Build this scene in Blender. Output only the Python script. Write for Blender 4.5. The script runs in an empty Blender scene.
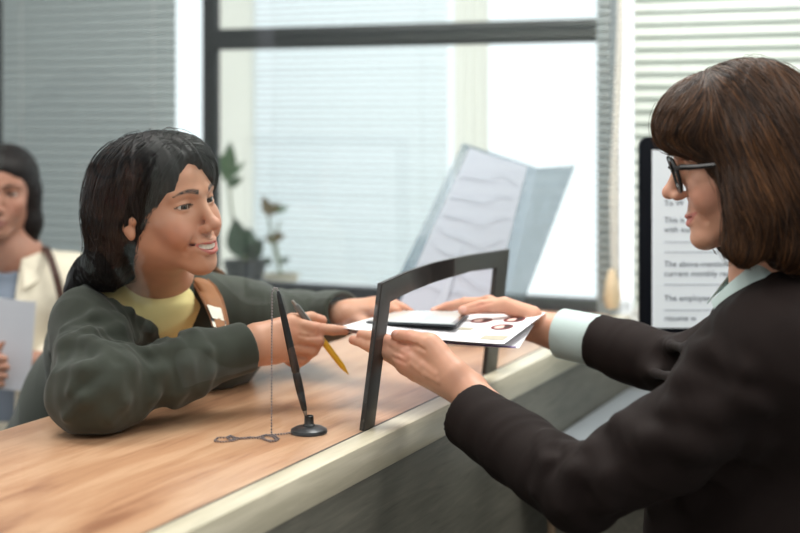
import bpy, bmesh, math, random
import numpy as np
from mathutils import Vector, Matrix

random.seed(7)
RNG = np.random.default_rng(11)
SC = bpy.context.scene
COL = SC.collection

# ---------------------------------------------------------------- camera frame / places
F = 1421.0            # focal length in pixels of the 800 x 533 frame
HOR = 116.0           # row of the horizon
EYE = 1.60            # camera height
CT = 1.10             # height of the counter top
ANG = math.radians(24.2)
U = np.array([math.sin(ANG), math.cos(ANG), 0.0])      # along the counter, going away
NL = np.array([-math.cos(ANG), math.sin(ANG), 0.0])    # across it, to the visitors' side
N0 = np.array([-0.0526, 2.263, 0.0])
CROT = math.pi / 2 - ANG


def P(px, py, Y):
    """the point seen at pixel px,py that lies Y metres in front of the camera"""
    return np.array([(px - 400.0) / F * Y, Y, EYE - (py - HOR) / F * Y])


def C(s, t, z):
    p = N0 + s * U + t * NL
    return np.array([p[0], p[1], z])


def glass_s(px):
    k = (px - 400.0) / F
    return (k * N0[1] - N0[0]) / (U[0] - k * U[1])


def on_glass(px, py):
    s = glass_s(px)
    Y = N0[1] + s * U[1]
    return s, EYE - (py - HOR) / F * Y


# ---------------------------------------------------------------- objects
def tag(o, label=None, cat=None, group=None, kind=None):
    if label: o['label'] = label
    if cat: o['category'] = cat
    if group: o['group'] = group
    if kind: o['kind'] = kind
    return o


def empty(name, loc=(0, 0, 0), rz=0.0):
    o = bpy.data.objects.new(name, None)
    o.empty_display_size = 0.05
    o.location = loc
    o.rotation_euler = (0, 0, rz)
    COL.objects.link(o)
    return o


def link(name, me, mat=None, parent=None, loc=None, rz=None, keep=False):
    """link a mesh; keep=True: the mesh is in world coordinates although parent stands elsewhere"""
    o = bpy.data.objects.new(name, me)
    COL.objects.link(o)
    if mat is not None:
        for m in (mat if isinstance(mat, (list, tuple)) else [mat]):
            me.materials.append(m)
    if loc is not None: o.location = loc
    if rz is not None: o.rotation_euler = (0, 0, rz)
    if parent is not None:
        o.parent = parent
        if keep:
            p = parent
            M = Matrix.Identity(4)
            while p is not None:
                M = Matrix.LocRotScale(p.location, p.rotation_euler, p.scale) @ M if p.parent is None else (Matrix(p.matrix_parent_inverse) @ Matrix.LocRotScale(p.location, p.rotation_euler, p.scale)) @ M
                p = p.parent
            o.matrix_parent_inverse = M.inverted()
    return o


class MB:
    """collects shapes and links them as one mesh"""
    def __init__(self):
        self.bm = bmesh.new()

    def box(self, lo, hi, M=None):
        vs = []
        for z in (lo[2], hi[2]):
            for x, y in ((lo[0], lo[1]), (hi[0], lo[1]), (hi[0], hi[1]), (lo[0], hi[1])):
                v = Vector((x, y, z))
                vs.append(self.bm.verts.new(M @ v if M else v))
        for f in ((3, 2, 1, 0), (4, 5, 6, 7), (0, 1, 5, 4), (1, 2, 6, 5), (2, 3, 7, 6), (3, 0, 4, 7)):
            self.bm.faces.new([vs[i] for i in f])
        return self

    def prism(self, pts, n, th):
        """extrude a polygon (3d points) by n*th"""
        a = [self.bm.verts.new(Vector(p)) for p in pts]
        b = [self.bm.verts.new(Vector(p) + Vector(n) * th) for p in pts]
        k = len(a)
        self.bm.faces.new(a[::-1]); self.bm.faces.new(b)
        for i in range(k):
            self.bm.faces.new((a[i], a[(i + 1) % k], b[(i + 1) % k], b[i]))
        return self

    def tube(self, pts, r, n=8, cap=True):
        pts = [Vector(p) for p in pts]
        rs = r if isinstance(r, (list, tuple)) else [r] * len(pts)
        rings = []
        prev = None
        for i, p in enumerate(pts):
            d = (pts[min(i + 1, len(pts) - 1)] - pts[max(i - 1, 0)])
            d.normalize()
            if prev is None:
                a = Vector((0, 0, 1)) if abs(d.z) < 0.9 else Vector((1, 0, 0))
                a = (a - d * a.dot(d)).normalized()
            else:
                a = (prev - d * prev.dot(d)).normalized()
            prev = a
            b = d.cross(a)
            rings.append([self.bm.verts.new(p + (a * math.cos(2 * math.pi * k / n) + b * math.sin(2 * math.pi * k / n)) * rs[i]) for k in range(n)])
        for i in range(len(rings) - 1):
            for k in range(n):
                self.bm.faces.new((rings[i][k], rings[i][(k + 1) % n], rings[i + 1][(k + 1) % n], rings[i + 1][k]))
        if cap:
            self.bm.faces.new(rings[0][::-1]); self.bm.faces.new(rings[-1])
        return self

    def lathe(self, prof, n=32, M=None):
        """prof: list of (r, z)"""
        rings = []
        for r, z in prof:
            if r < 1e-6:
                v = Vector((0, 0, z)); rings.append([self.bm.verts.new(M @ v if M else v)])
            else:
                ring = []
                for k in range(n):
                    v = Vector((r * math.cos(2 * math.pi * k / n), r * math.sin(2 * math.pi * k / n), z))
                    ring.append(self.bm.verts.new(M @ v if M else v))
                rings.append(ring)
        for i in range(len(rings) - 1):
            a, b = rings[i], rings[i + 1]
            for k in range(n):
                k2 = (k + 1) % n
                if len(a) == 1 and len(b) == 1: continue
                if len(a) == 1: self.bm.faces.new((a[0], b[k], b[k2]))
                elif len(b) == 1: self.bm.faces.new((a[k], a[k2], b[0]))
                else: self.bm.faces.new((a[k], a[k2], b[k2], b[k]))
        return self

    def ball(self, c, r, n=8, sub=6):
        M = Matrix.Translation(Vector(c))
        prof = [(0, -r)] + [(r * math.cos(math.pi * (i / sub - .5)), r * math.sin(math.pi * (i / sub - .5))) for i in range(1, sub)] + [(0, r)]
        return self.lathe(prof, n, M)

    def grid(self, fn, nu, nv):
        """fn(u,v) in 0..1 -> point"""
        g = [[self.bm.verts.new(Vector(fn(i / nu, j / nv))) for j in range(nv + 1)] for i in range(nu + 1)]
        for i in range(nu):
            for j in range(nv):
                self.bm.faces.new((g[i][j], g[i + 1][j], g[i + 1][j + 1], g[i][j + 1]))
        return self

    def build(self, name, mat, parent=None, smooth=True, bevel=0.0, loc=None, rz=None, keep=False, solid=0.0, seg=2):
        bm = self.bm
        bmesh.ops.recalc_face_normals(bm, faces=bm.faces[:])
        if solid:
            bmesh.ops.solidify(bm, geom=bm.faces[:], thickness=solid)
            bmesh.ops.recalc_face_normals(bm, faces=bm.faces[:])
        if bevel:
            es = [e for e in bm.edges if len(e.link_faces) == 2 and e.calc_face_angle(0) > 0.5]
            bmesh.ops.bevel(bm, geom=es, offset=bevel, segments=seg, profile=0.5, affect='EDGES', clamp_overlap=True)
        me = bpy.data.meshes.new(name)
        bm.to_mesh(me); bm.free()
        if smooth:
            me.polygons.foreach_set('use_smooth', [True] * len(me.polygons))
            try: me.set_sharp_from_angle(angle=math.radians(40))
            except Exception: pass
        return link(name, me, mat, parent, loc, rz, keep)


# ---------------------------------------------------------------- materials
def srgb(r, g, b):
    def f(c):
        c /= 255.0
        return c / 12.92 if c <= 0.04045 else ((c + 0.055) / 1.055) ** 2.4
    return (f(r), f(g), f(b), 1.0)


def nmat(name):
    m = bpy.data.materials.new(name)
    m.use_nodes = True
    nt = m.node_tree
    return m, nt, nt.nodes['Principled BSDF']


def set_in(b, **kw):
    for k, v in kw.items():
        n = k.replace('_', ' ')
        if n in b.inputs: b.inputs[n].default_value = v


def mat(name, col, rough=0.5, metal=0.0, var=0.06, scale=30.0, bump=0.0, bscale=200.0, stretch=(1, 1, 1), **kw):
    """principled surface with a little procedural unevenness"""
    m, nt, b = nmat(name)
    N, L = nt.nodes, nt.links
    set_in(b, Roughness=rough, Metallic=metal, **kw)
    tc = N.new('ShaderNodeTexCoord'); mp = N.new('ShaderNodeMapping')
    mp.inputs['Scale'].default_value = stretch
    L.new(tc.outputs['Object'], mp.inputs['Vector'])
    nz = N.new('ShaderNodeTexNoise'); nz.inputs['Scale'].default_value = scale; nz.inputs['Detail'].default_value = 4
    L.new(mp.outputs[0], nz.inputs['Vector'])
    rp = N.new('ShaderNodeValToRGB')
    c = col
    rp.color_ramp.elements[0].position = 0.3; rp.color_ramp.elements[1].position = 0.7
    rp.color_ramp.elements[0].color = (c[0] * (1 - var), c[1] * (1 - var), c[2] * (1 - var), 1)
    rp.color_ramp.elements[1].color = (min(1, c[0] * (1 + var)), min(1, c[1] * (1 + var)), min(1, c[2] * (1 + var)), 1)
    L.new(nz.outputs['Fac'], rp.inputs['Fac']); L.new(rp.outputs[0], b.inputs['Base Color'])
    if bump:
        n2 = N.new('ShaderNodeTexNoise'); n2.inputs['Scale'].default_value = bscale; n2.inputs['Detail'].default_value = 3
        L.new(mp.outputs[0], n2.inputs['Vector'])
        bp = N.new('ShaderNodeBump'); bp.inputs['Strength'].default_value = bump; bp.inputs['Distance'].default_value = 0.001
        L.new(n2.outputs['Fac'], bp.inputs['Height']); L.new(bp.outputs[0], b.inputs['Normal'])
    return m


def wood(name, stops, rough=0.35, along=(1.2, 14, 14), scale=3.0, fine=0.25, planks=None, bump=0.15):
    """grain running along local x"""
    m, nt, b = nmat(name)
    N, L = nt.nodes, nt.links
    set_in(b, Roughness=rough)
    tc = N.new('ShaderNodeTexCoord'); mp = N.new('ShaderNodeMapping'); mp.inputs['Scale'].default_value = along
    L.new(tc.outputs['Object'], mp.inputs['Vector'])
    n1 = N.new('ShaderNodeTexNoise'); n1.inputs['Scale'].default_value = scale; n1.inputs['Detail'].default_value = 6; n1.inputs['Distortion'].default_value = 0.6
    L.new(mp.outputs[0], n1.inputs['Vector'])
    mp2 = N.new('ShaderNodeMapping'); mp2.inputs['Scale'].default_value = (along[0] * 2.0, along[1] * 14, along[2] * 14)
    L.new(tc.outputs['Object'], mp2.inputs['Vector'])
    n2 = N.new('ShaderNodeTexNoise'); n2.inputs['Scale'].default_value = scale; n2.inputs['Detail'].default_value = 3
    L.new(mp2.outputs[0], n2.inputs['Vector'])
    mx = N.new('ShaderNodeMath'); mx.operation = 'MULTIPLY_ADD'; mx.inputs[1].default_value = fine
    L.new(n2.outputs['Fac'], mx.inputs[0]); L.new(n1.outputs['Fac'], mx.inputs[2])
    sub = N.new('ShaderNodeMath'); sub.operation = 'SUBTRACT'; sub.inputs[1].default_value = fine * 0.5
    L.new(mx.outputs[0], sub.inputs[0])
    fac = sub.outputs[0]
    rp = N.new('ShaderNodeValToRGB'); rp.color_ramp.interpolation = 'EASE'
    while len(rp.color_ramp.elements) < len(stops): rp.color_ramp.elements.new(0.5)
    for e, (p, c) in zip(rp.color_ramp.elements, stops):
        e.position = p; e.color = c
    L.new(fac, rp.inputs['Fac'])
    out = rp.outputs[0]
    if planks:
        sx = N.new('ShaderNodeSeparateXYZ'); L.new(tc.outputs['Object'], sx.inputs[0])
        dv = N.new('ShaderNodeMath'); dv.operation = 'DIVIDE'; dv.inputs[1].default_value = planks
        L.new(sx.outputs['Y'], dv.inputs[0])
        fl = N.new('ShaderNodeMath'); fl.operation = 'FLOOR'; L.new(dv.outputs[0], fl.inputs[0])
        wn = N.new('ShaderNodeTexWhiteNoise'); wn.noise_dimensions = '1D'; L.new(fl.outputs[0], wn.inputs['W'])
        hs = N.new('ShaderNodeHueSaturation')
        mr = N.new('ShaderNodeMapRange'); mr.inputs['To Min'].default_value = 0.88; mr.inputs['To Max'].default_value = 1.12
        L.new(wn.outputs['Value'], mr.inputs['Value']); L.new(mr.outputs[0], hs.inputs['Value'])
        L.new(out, hs.inputs['Color']); out = hs.outputs[0]
    L.new(out, b.inputs['Base Color'])
    if bump:
        bp = N.new('ShaderNodeBump'); bp.inputs['Strength'].default_value = bump; bp.inputs['Distance'].default_value = 0.0006
        L.new(n2.outputs['Fac'], bp.inputs['Height']); L.new(bp.outputs[0], b.inputs['Normal'])
    return m


def clear_glass(name, tint=(1, 1, 1, 1), ior=1.5, rough=0.0, wavy=0.0, gain=1.0):
    """thin clear pane: lets light straight through, mirrors by the Fresnel law"""
    m, nt, b = nmat(name)
    N, L = nt.nodes, nt.links
    N.remove(b)
    out = N['Material Output']
    tr = N.new('ShaderNodeBsdfTransparent'); tr.inputs['Color'].default_value = tint
    gl = N.new('ShaderNodeBsdfGlossy'); gl.inputs['Roughness'].default_value = rough
    # both faces of a thin pane mirror together; counted once, on the side the ray meets first
    fr = N.new('ShaderNodeFresnel'); fr.inputs['IOR'].default_value = ior
    ge = N.new('ShaderNodeNewGeometry')
    iv = N.new('ShaderNodeMath'); iv.operation = 'SUBTRACT'; iv.inputs[0].default_value = 1.0
    L.new(ge.outputs['Backfacing'], iv.inputs[1])
    mu = N.new('ShaderNodeMath'); mu.operation = 'MULTIPLY'; mu.use_clamp = True
    L.new(fr.outputs[0], mu.inputs[0]); L.new(iv.outputs[0], mu.inputs[1])
    m2 = N.new('ShaderNodeMath'); m2.operation = 'MULTIPLY'; m2.inputs[1].default_value = 1.8 * gain; m2.use_clamp = True
    L.new(mu.outputs[0], m2.inputs[0])
    mx = N.new('ShaderNodeMixShader'); L.new(m2.outputs[0], mx.inputs[0])
    L.new(tr.outputs[0], mx.inputs[1]); L.new(gl.outputs[0], mx.inputs[2])
    L.new(mx.outputs[0], out.inputs['Surface'])
    if wavy:
        tc = N.new('ShaderNodeTexCoord'); nz = N.new('ShaderNodeTexNoise')
        nz.inputs['Scale'].default_value = 2.2; nz.inputs['Detail'].default_value = 1
        L.new(tc.outputs['Object'], nz.inputs['Vector'])
        bp = N.new('ShaderNodeBump'); bp.inputs['Strength'].default_value = wavy; bp.inputs['Distance'].default_value = 0.01
        L.new(nz.outputs['Fac'], bp.inputs['Height']); L.new(bp.outputs[0], gl.inputs['Normal'])
    return m


def translucent(name, col, trans=0.5, rough=0.5):
    m, nt, b = nmat(name)
    N, L = nt.nodes, nt.links
    out = N['Material Output']
    set_in(b, Base_Color=col, Roughness=rough)
    t = N.new('ShaderNodeBsdfTranslucent'); t.inputs['Color'].default_value = col
    nz = N.new('ShaderNodeTexNoise'); nz.inputs['Scale'].default_value = 40
    mr = N.new('ShaderNodeMapRange'); mr.inputs['To Min'].default_value = trans - 0.04; mr.inputs['To Max'].default_value = trans + 0.04
    L.new(nz.outputs['Fac'], mr.inputs['Value'])
    mx = N.new('ShaderNodeMixShader'); L.new(mr.outputs[0], mx.inputs[0])
    L.new(b.outputs[0], mx.inputs[1]); L.new(t.outputs[0], mx.inputs[2]); L.new(mx.outputs[0], out.inputs['Surface'])
    return m


def attr_mat(name, rough=0.5, sss=0.0, sheen=0.0, bump=0.0, bscale=300, aniso=0.0, spec=0.5, ssr=(0.012, 0.005, 0.003)):
    """colour comes from the mesh's own 'Col' attribute (skin tone, lips, brows; hair tones)"""
    m, nt, b = nmat(name)
    N, L = nt.nodes, nt.links
    a = N.new('ShaderNodeAttribute'); a.attribute_name = 'Col'
    tc = N.new('ShaderNodeTexCoord')
    nz = N.new('ShaderNodeTexNoise'); nz.inputs['Scale'].default_value = 60; nz.inputs['Detail'].default_value = 5
    L.new(tc.outputs['Object'], nz.inputs['Vector'])
    mr = N.new('ShaderNodeMapRange'); mr.inputs['To Min'].default_value = 0.93; mr.inputs['To Max'].default_value = 1.07
    L.new(nz.outputs['Fac'], mr.inputs['Value'])
    hs = N.new('ShaderNodeHueSaturation'); L.new(mr.outputs[0], hs.inputs['Value']); L.new(a.outputs['Color'], hs.inputs['Color'])
    L.new(hs.outputs[0], b.inputs['Base Color'])
    set_in(b, Roughness=rough)
    b.inputs['Specular IOR Level'].default_value = spec
    if sss:
        b.inputs['Subsurface Weight'].default_value = sss
        b.inputs['Subsurface Radius'].default_value = (1.0, 0.4, 0.25)
        b.inputs['Subsurface Scale'].default_value = 0.006
    if sheen:
        b.inputs['Sheen Weight'].default_value = sheen
    if bump:
        n2 = N.new('ShaderNodeTexNoise'); n2.inputs['Scale'].default_value = bscale; n2.inputs['Detail'].default_value = 3
        L.new(tc.outputs['Object'], n2.inputs['Vector'])
        bp = N.new('ShaderNodeBump'); bp.inputs['Strength'].default_value = bump; bp.inputs['Distance'].default_value = 0.001
        L.new(n2.outputs['Fac'], bp.inputs['Height']); L.new(bp.outputs[0], b.inputs['Normal'])
    return m


# ---------------------------------------------------------------- smooth distance-field modelling
def _hash(ix, iy, iz):
    h = (ix.astype(np.int64) * 374761393 + iy.astype(np.int64) * 668265263 + iz.astype(np.int64) * 2147483647) & 0xffffffff
    h = ((h ^ (h >> 13)) * 1274126177) & 0xffffffff
    return ((h ^ (h >> 16)) & 0xffff) / 65535.0


def vnoise(p):
    """value noise, -1..1"""
    i = np.floor(p).astype(np.int64); f = p - i
    f = f * f * (3 - 2 * f)
    r = 0
    for dx in (0, 1):
        for dy in (0, 1):
            for dz in (0, 1):
                w = (f[:, 0] if dx else 1 - f[:, 0]) * (f[:, 1] if dy else 1 - f[:, 1]) * (f[:, 2] if dz else 1 - f[:, 2])
                r = r + w * _hash(i[:, 0] + dx, i[:, 1] + dy, i[:, 2] + dz)
    return r * 2 - 1


def frame_of(fwd, up=(0, 0, 1)):
    """rotation whose columns are right, forward, up"""
    f = np.array(fwd, float); f /= np.linalg.norm(f)
    u = np.array(up, float)
    r = np.cross(f, u); r /= np.linalg.norm(r)
    u = np.cross(r, f)
    return np.stack([r, f, u], axis=1)


class Field:
    def __init__(self):
        self.ops = []
        self.R = np.eye(3); self.o = np.zeros(3); self.s = 1.0
        self.disp = None

    def frame(self, R=None, o=(0, 0, 0), s=1.0):
        self.R = np.eye(3) if R is None else R
        self.o = np.array(o, float); self.s = s
        return self

    def w(self, p):
        return self.R @ (np.array(p, float) * self.s) + self.o

    def _add(self, kind, k, fn, c, rad):
        self.ops.append((kind, max(k * self.s, 1e-6), fn, c, rad))
        return self

    def ell(self, c, r, k=0.01, rot=None, sub=False):
        c = self.w(c); r = np.array(r, float) * self.s
        M = self.R if rot is None else self.R @ rot
        def fn(p):
            q = (p - c) @ M
            a = q / r
            k0 = np.sqrt((a * a).sum(1)); b = a / r
            k1 = np.sqrt((b * b).sum(1)) + 1e-9
            return np.where(k0 < 0.2, -r.min() * (1 - k0), k0 * (k0 - 1) / k1)
        return self._add('s' if sub else 'u', k, fn, c, r.max())

    def cone(self, a, b, ra, rb=None, k=0.01, sub=False, flat=None):
        """round cone; flat=(axis, factor) squashes the section along a world axis"""
        a = self.w(a); b = self.w(b)
        rb = ra if rb is None else rb
        ra *= self.s; rb *= self.s
        ab = b - a; L2 = max(ab @ ab, 1e-12)
        if flat is not None:
            ax = np.array(flat[0], float); ax = self.R @ ax; ax /= np.linalg.norm(ax); fk = flat[1]
        def fn(p):
            q = p - a
            h = np.clip((q @ ab) / L2, 0, 1)
            d = q - h[:, None] * ab
            if flat is not None:
                t = d @ ax
                l = np.sqrt(np.maximum((d * d).sum(1) + t * t * (1 / fk ** 2 - 1), 0))
                rr = ra + (rb - ra) * h
                return (l - rr) * (0.5 + 0.5 * fk)
            return np.sqrt((d * d).sum(1)) - (ra + (rb - ra) * h)
        return self._add('s' if sub else 'u', k, fn, (a + b) / 2, np.sqrt(L2) / 2 + max(ra, rb))

    def chain(self, pts, rs, k=0.01, kj=None, sub=False, flat=None):
        for i in range(len(pts) - 1):
            self.cone(pts[i], pts[i + 1], rs[i], rs[i + 1], k if i == 0 else (k if kj is None else kj), sub, flat)
        return self

    def half(self, p, n, k=0.002):
        """cut away what lies on the n side of p"""
        p = self.w(p); n = self.R @ np.array(n, float); n = n / np.linalg.norm(n)
        return self._add('s', k, lambda q: -((q - p) @ n), p, 1e3)

    def clip(self, p, n, c, rad, k=0.002):
        """cut on the n side of p, but only inside the ball c, rad"""
        p = self.w(p); n = self.R @ np.array(n, float); n = n / np.linalg.norm(n); c = self.w(c); rad *= self.s
        def fn(q):
            d = q - c
            return np.maximum(-((q - p) @ n), np.sqrt((d * d).sum(1)) - rad)
        return self._add('s', k, fn, c, rad)

    def func(self, fn, c, rad, k=0.005, sub=False):
        return self._add('s' if sub else 'u', k, fn, self.w(c), rad * self.s)

    def __call__(self, p, ops=None):
        d = np.full(len(p), 1.0)
        for kind, k, fn, c, rad in (self.ops if ops is None else ops):
            e = fn(p)
            if kind == 'u':
                h = np.maximum(k - np.abs(d - e), 0) / k
                d = np.minimum(d, e) - h * h * k * 0.25
            else:
                e = -e
                h = np.maximum(k - np.abs(d - e), 0) / k
                d = np.maximum(d, e) + h * h * k * 0.25
        if self.disp is not None:
            d = d - self.disp(p, d)
        return d

    def grad(self, p, e=0.001):
        g = np.stack([self(p + np.array(v) * e) - self(p - np.array(v) * e) for v in ((1, 0, 0), (0, 1, 0), (0, 0, 1))], 1)
        return g / (np.linalg.norm(g, axis=1, keepdims=True) + 1e-9)

    def ray(self, px, py, y0=1.5, y1=4.5):
        """first surface point along the view through a pixel"""
        d = np.array([(px - 400.0) / F, 1.0, -(py - HOR) / F]); l = np.linalg.norm(d)
        y = y0
        for _ in range(160):
            p = d * y + np.array([0, 0, EYE])
            v = float(self(p[None])[0])
            if v < 0.0004: return p
            y += max(v, 0.0005) / l * 0.8
            if y > y1: return None
        return None

    def nets(self, lo, hi, h, nb=14):
        """surface nets on a sparse set of blocks -> verts, quads"""
        lo = np.array(lo, float); hi = np.array(hi, float)
        nblk = np.ceil((hi - lo) / (h * nb)).astype(int)
        I = np.stack(np.meshgrid(*[np.arange(n) for n in nblk], indexing='ij'), -1).reshape(-1, 3)
        cen = lo + (I + 0.5) * h * nb
        half = h * nb * 0.5 * 1.7321
        keep = np.zeros(len(cen), bool)
        for a in range(0, len(cen), 20000):
            keep[a:a + 20000] = np.abs(self(cen[a:a + 20000])) < half * 1.35 + 0.012
        I = I[keep]; cen = cen[keep]
        g = np.arange(nb + 1)
        G = np.stack(np.meshgrid(g, g, g, indexing='ij'), -1).reshape(-1, 3)
        dims = nblk * nb + 2
        key = lambda c: (c[..., 0].astype(np.int64) * dims[1] + c[..., 1]) * dims[2] + c[..., 2]
        VK, VP, EQ = [], [], []
        corners = [(x, y, z) for x in (0, 1) for y in (0, 1) for z in (0, 1)]
        edges = [(a, b) for a in range(8) for b in range(a + 1, 8) if sum(abs(corners[a][i] - corners[b][i]) for i in range(3)) == 1]
        for bi in range(len(I)):
            ops = [o for o in self.ops if np.linalg.norm(cen[bi] - o[3]) - o[4] - half < o[1] + 0.03]
            if not any(o[0] == 'u' for o in ops): continue
            gp = I[bi] * nb + G
            d = self(lo + gp * h, ops).reshape(nb + 1, nb + 1, nb + 1)
            ins = d < 0
            if ins.all() or not ins.any(): continue
            cs = np.stack([d[x:nb + x, y:nb + y, z:nb + z] for x, y, z in corners], -1)
            inn = cs < 0
            act = inn.any(-1) & ~inn.all(-1)
            ca = np.argwhere(act)
            v = cs[act]
            acc = np.zeros((len(ca), 3)); cnt = np.zeros(len(ca))
            for a, b in edges:
                va, vb = v[:, a], v[:, b]
                m = (va < 0) != (vb < 0)
                t = np.where(m, va / np.where(m, va - vb, 1), 0)
                pa = np.array(corners[a]); pb = np.array(corners[b])
                acc += m[:, None] * (pa + t[:, None] * (pb - pa)); cnt += m
            gc = ca + I[bi] * nb
            VK.append(key(gc)); VP.append(lo + (gc + acc / cnt[:, None]) * h)
            for ax in range(3):
                sl0 = [slice(0, nb)] * 3; sl1 = [slice(0, nb)] * 3; sl1[ax] = slice(1, nb + 1)
                m = ins[tuple(sl0)] != ins[tuple(sl1)]
                e = np.argwhere(m)
                if len(e):
                    fl = ins[tuple(sl0)][m]
                    EQ.append((ax, e + I[bi] * nb, fl))
        VK = np.concatenate(VK); VP = np.concatenate(VP)
        o = np.argsort(VK); VK = VK[o]; VP = VP[o]
        quads = []
        for ax, e, fl in EQ:
            b, c = (ax + 1) % 3, (ax + 2) % 3
            ids = []
            ok = np.ones(len(e), bool)
            for db, dc in ((0, 0), (1, 0), (1, 1), (0, 1)):
                q = e.copy(); q[:, b] -= db; q[:, c] -= dc
                ok &= (q >= 0).all(1)
                kk = key(np.maximum(q, 0))
                j = np.minimum(np.searchsorted(VK, kk), len(VK) - 1)
                ok &= VK[j] == kk
                ids.append(j)
            qd = np.stack(ids, 1)
            qd[~fl] = qd[~fl][:, ::-1]
            quads.append(qd[ok])
        quads = np.concatenate(quads)
        # a little relaxation that keeps the surface
        return VP, quads[:, ::-1] if False else quads

    def mesh(self, name, lo, hi, h, color=None, relax=1):
        V, Q = self.nets(lo, hi, h)
        for _ in range(relax):
            acc = np.zeros_like(V); cnt = np.zeros(len(V))
            for a in range(4):
                i, j = Q[:, a], Q[:, (a + 1) % 4]
                np.add.at(acc, i, V[j]); np.add.at(cnt, i, 1)
                np.add.at(acc, j, V[i]); np.add.at(cnt, j, 1)
            V = V * 0.5 + 0.5 * acc / np.maximum(cnt, 1)[:, None]
        return raw_mesh(name, V, Q, color(V) if color is not None else None)


def raw_mesh(name, V, Q, colors=None):
    me = bpy.data.meshes.new(name)
    n = Q.shape[1]
    me.vertices.add(len(V)); me.vertices.foreach_set('co', V.astype(np.float32).ravel())
    me.loops.add(Q.size); me.loops.foreach_set('vertex_index', Q.astype(np.int32).ravel())
    me.polygons.add(len(Q)); me.polygons.foreach_set('loop_start', np.arange(0, Q.size, n, dtype=np.int32))
    me.polygons.foreach_set('use_smooth', np.ones(len(Q), bool))
    me.update(calc_edges=True)
    if colors is not None:
        a = me.color_attributes.new('Col', 'FLOAT_COLOR', 'POINT')
        c = np.ones((len(V), 4), np.float32); c[:, :3] = colors
        a.data.foreach_set('color', c.ravel())
    return me


def hair_strands(name, paths, r0, r1, colors, n=4):
    """paths: (S, T, 3) -> one mesh of thin tapering tubes; colors (S,3)"""
    S, T, _ = paths.shape
    d = np.gradient(paths, axis=1)
    d /= np.linalg.norm(d, axis=2, keepdims=True) + 1e-9
    ref = np.tile(np.array([0.3, 0.2, 0.93]), (S, T, 1))
    a = np.cross(d, ref); a /= np.linalg.norm(a, axis=2, keepdims=True) + 1e-9
    b = np.cross(d, a)
    tt = np.linspace(0, 1, T)
    rad = (r0 + (r1 - r0) * tt ** 1.5)[None, :, None]
    rings = np.stack([paths + rad * (a * math.cos(2 * math.pi * k / n) + b * math.sin(2 * math.pi * k / n)) for k in range(n)], 2)
    V = rings.reshape(-1, 3)
    idx = np.arange(S * T * n).reshape(S, T, n)
    q = []
    for k in range(n):
        k2 = (k + 1) % n
        q.append(np.stack([idx[:, :-1, k], idx[:, :-1, k2], idx[:, 1:, k2], idx[:, 1:, k]], -1).reshape(-1, 4))
    Q = np.concatenate(q)
    colv = np.repeat(colors, T * n, axis=0)
    return raw_mesh(name, V, Q, colv)


def flow(field, p0, dirfn, steps, step, off):
    """walk points over the surface of field; dirfn(p, t) gives the wanted direction; off (S,) = height above it"""
    p = p0.copy(); out = []
    for i in range(steps):
        for _ in range(2):
            d = field(p); g = field.grad(p)
            p = p - ((d - off)[:, None] * 0.8) * g
        out.append(p.copy())
        v = dirfn(p, i / steps)
        v = v - (v * g).sum(1, keepdims=True) * g
        v /= np.linalg.norm(v, axis=1, keepdims=True) + 1e-9
        p = p + v * step[:, None]
    return np.stack(out, 1)
# ================================================================ the setting
M = {}
M['oak'] = wood('oak_worktop', [(0.25, srgb(160, 112, 84)), (0.45, srgb(198, 150, 116)), (0.62, srgb(214, 170, 136)), (0.8, srgb(182, 133, 100))], rough=0.3, along=(1.3, 9, 9), scale=2.6, fine=0.35)
M['cream'] = wood('pale_edge', [(0.2, srgb(196, 190, 166)), (0.8, srgb(226, 219, 196))], rough=0.32, along=(2, 20, 20), fine=0.4, bump=0.05)
M['olive'] = wood('grey_olive_board', [(0.2, srgb(94, 93, 84)), (0.5, srgb(113, 112, 102)), (0.8, srgb(130, 128, 116))], rough=0.5, along=(3, 30, 30), fine=0.6)
M['desk'] = mat('desk_laminate', srgb(150, 158, 164), 0.35, var=0.03)
M['desk_edge'] = wood('desk_board', [(0.2, srgb(120, 100, 80)), (0.8, srgb(160, 138, 112))], rough=0.4)
M['floor'] = mat('floor_tile', srgb(120, 118, 114), 0.4, var=0.08, scale=6)
M['wall'] = mat('wall_paint', srgb(196, 202, 202), 0.7, var=0.03, scale=8, bump=0.1)
M['wall_dark'] = mat('wall_panel', srgb(96, 104, 108), 0.6, var=0.04, scale=8)
M['ceil'] = mat('ceiling_paint', srgb(225, 225, 222), 0.8, var=0.02)
M['frame'] = mat('dark_window_frame', srgb(28, 33, 38), 0.4, var=0.1, metal=0.2)
M['jamb'] = mat('grey_window_jamb', srgb(150, 160, 162), 0.45, var=0.05)
M['white'] = mat('white_frame', srgb(240, 240, 236), 0.45, var=0.02)
M['creamcol'] = mat('cream_pillar', srgb(240, 237, 226), 0.6, var=0.02)
M['glass'] = clear_glass('clear_screen_glass', (0.965, 0.98, 0.975, 1), wavy=0.25, gain=0.3)
M['pane'] = clear_glass('window_glass', (0.96, 0.98, 0.985, 1))
M['bronze'] = mat('dark_bronze_metal', srgb(50, 47, 45), 0.45, metal=0.2, var=0.06, scale=80)
M['slat_lit'] = translucent('thin_white_slat', srgb(246, 249, 249), 0.52)
M['slat'] = translucent('pale_green_slat', srgb(216, 224, 217), 0.30)
M['slat_grey'] = mat('grey_closed_slat', srgb(158, 168, 170), 0.5, var=0.03)
M['rail'] = mat('blind_rail', srgb(220, 222, 220), 0.5, var=0.02)


def cf(mb, name, m, parent=None, **kw):
    """build a mesh whose coordinates are (along, across, up) at the counter"""
    if parent is None:
        return mb.build(name, m, None, loc=tuple(N0), rz=CROT, **kw)
    return mb.build(name, m, parent, **kw)


def struct(name, mb, m, **kw):
    return tag(cf(mb, name, m, **kw), kind='structure')


def root_c(name):
    return empty(name, tuple(N0), CROT)


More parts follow.
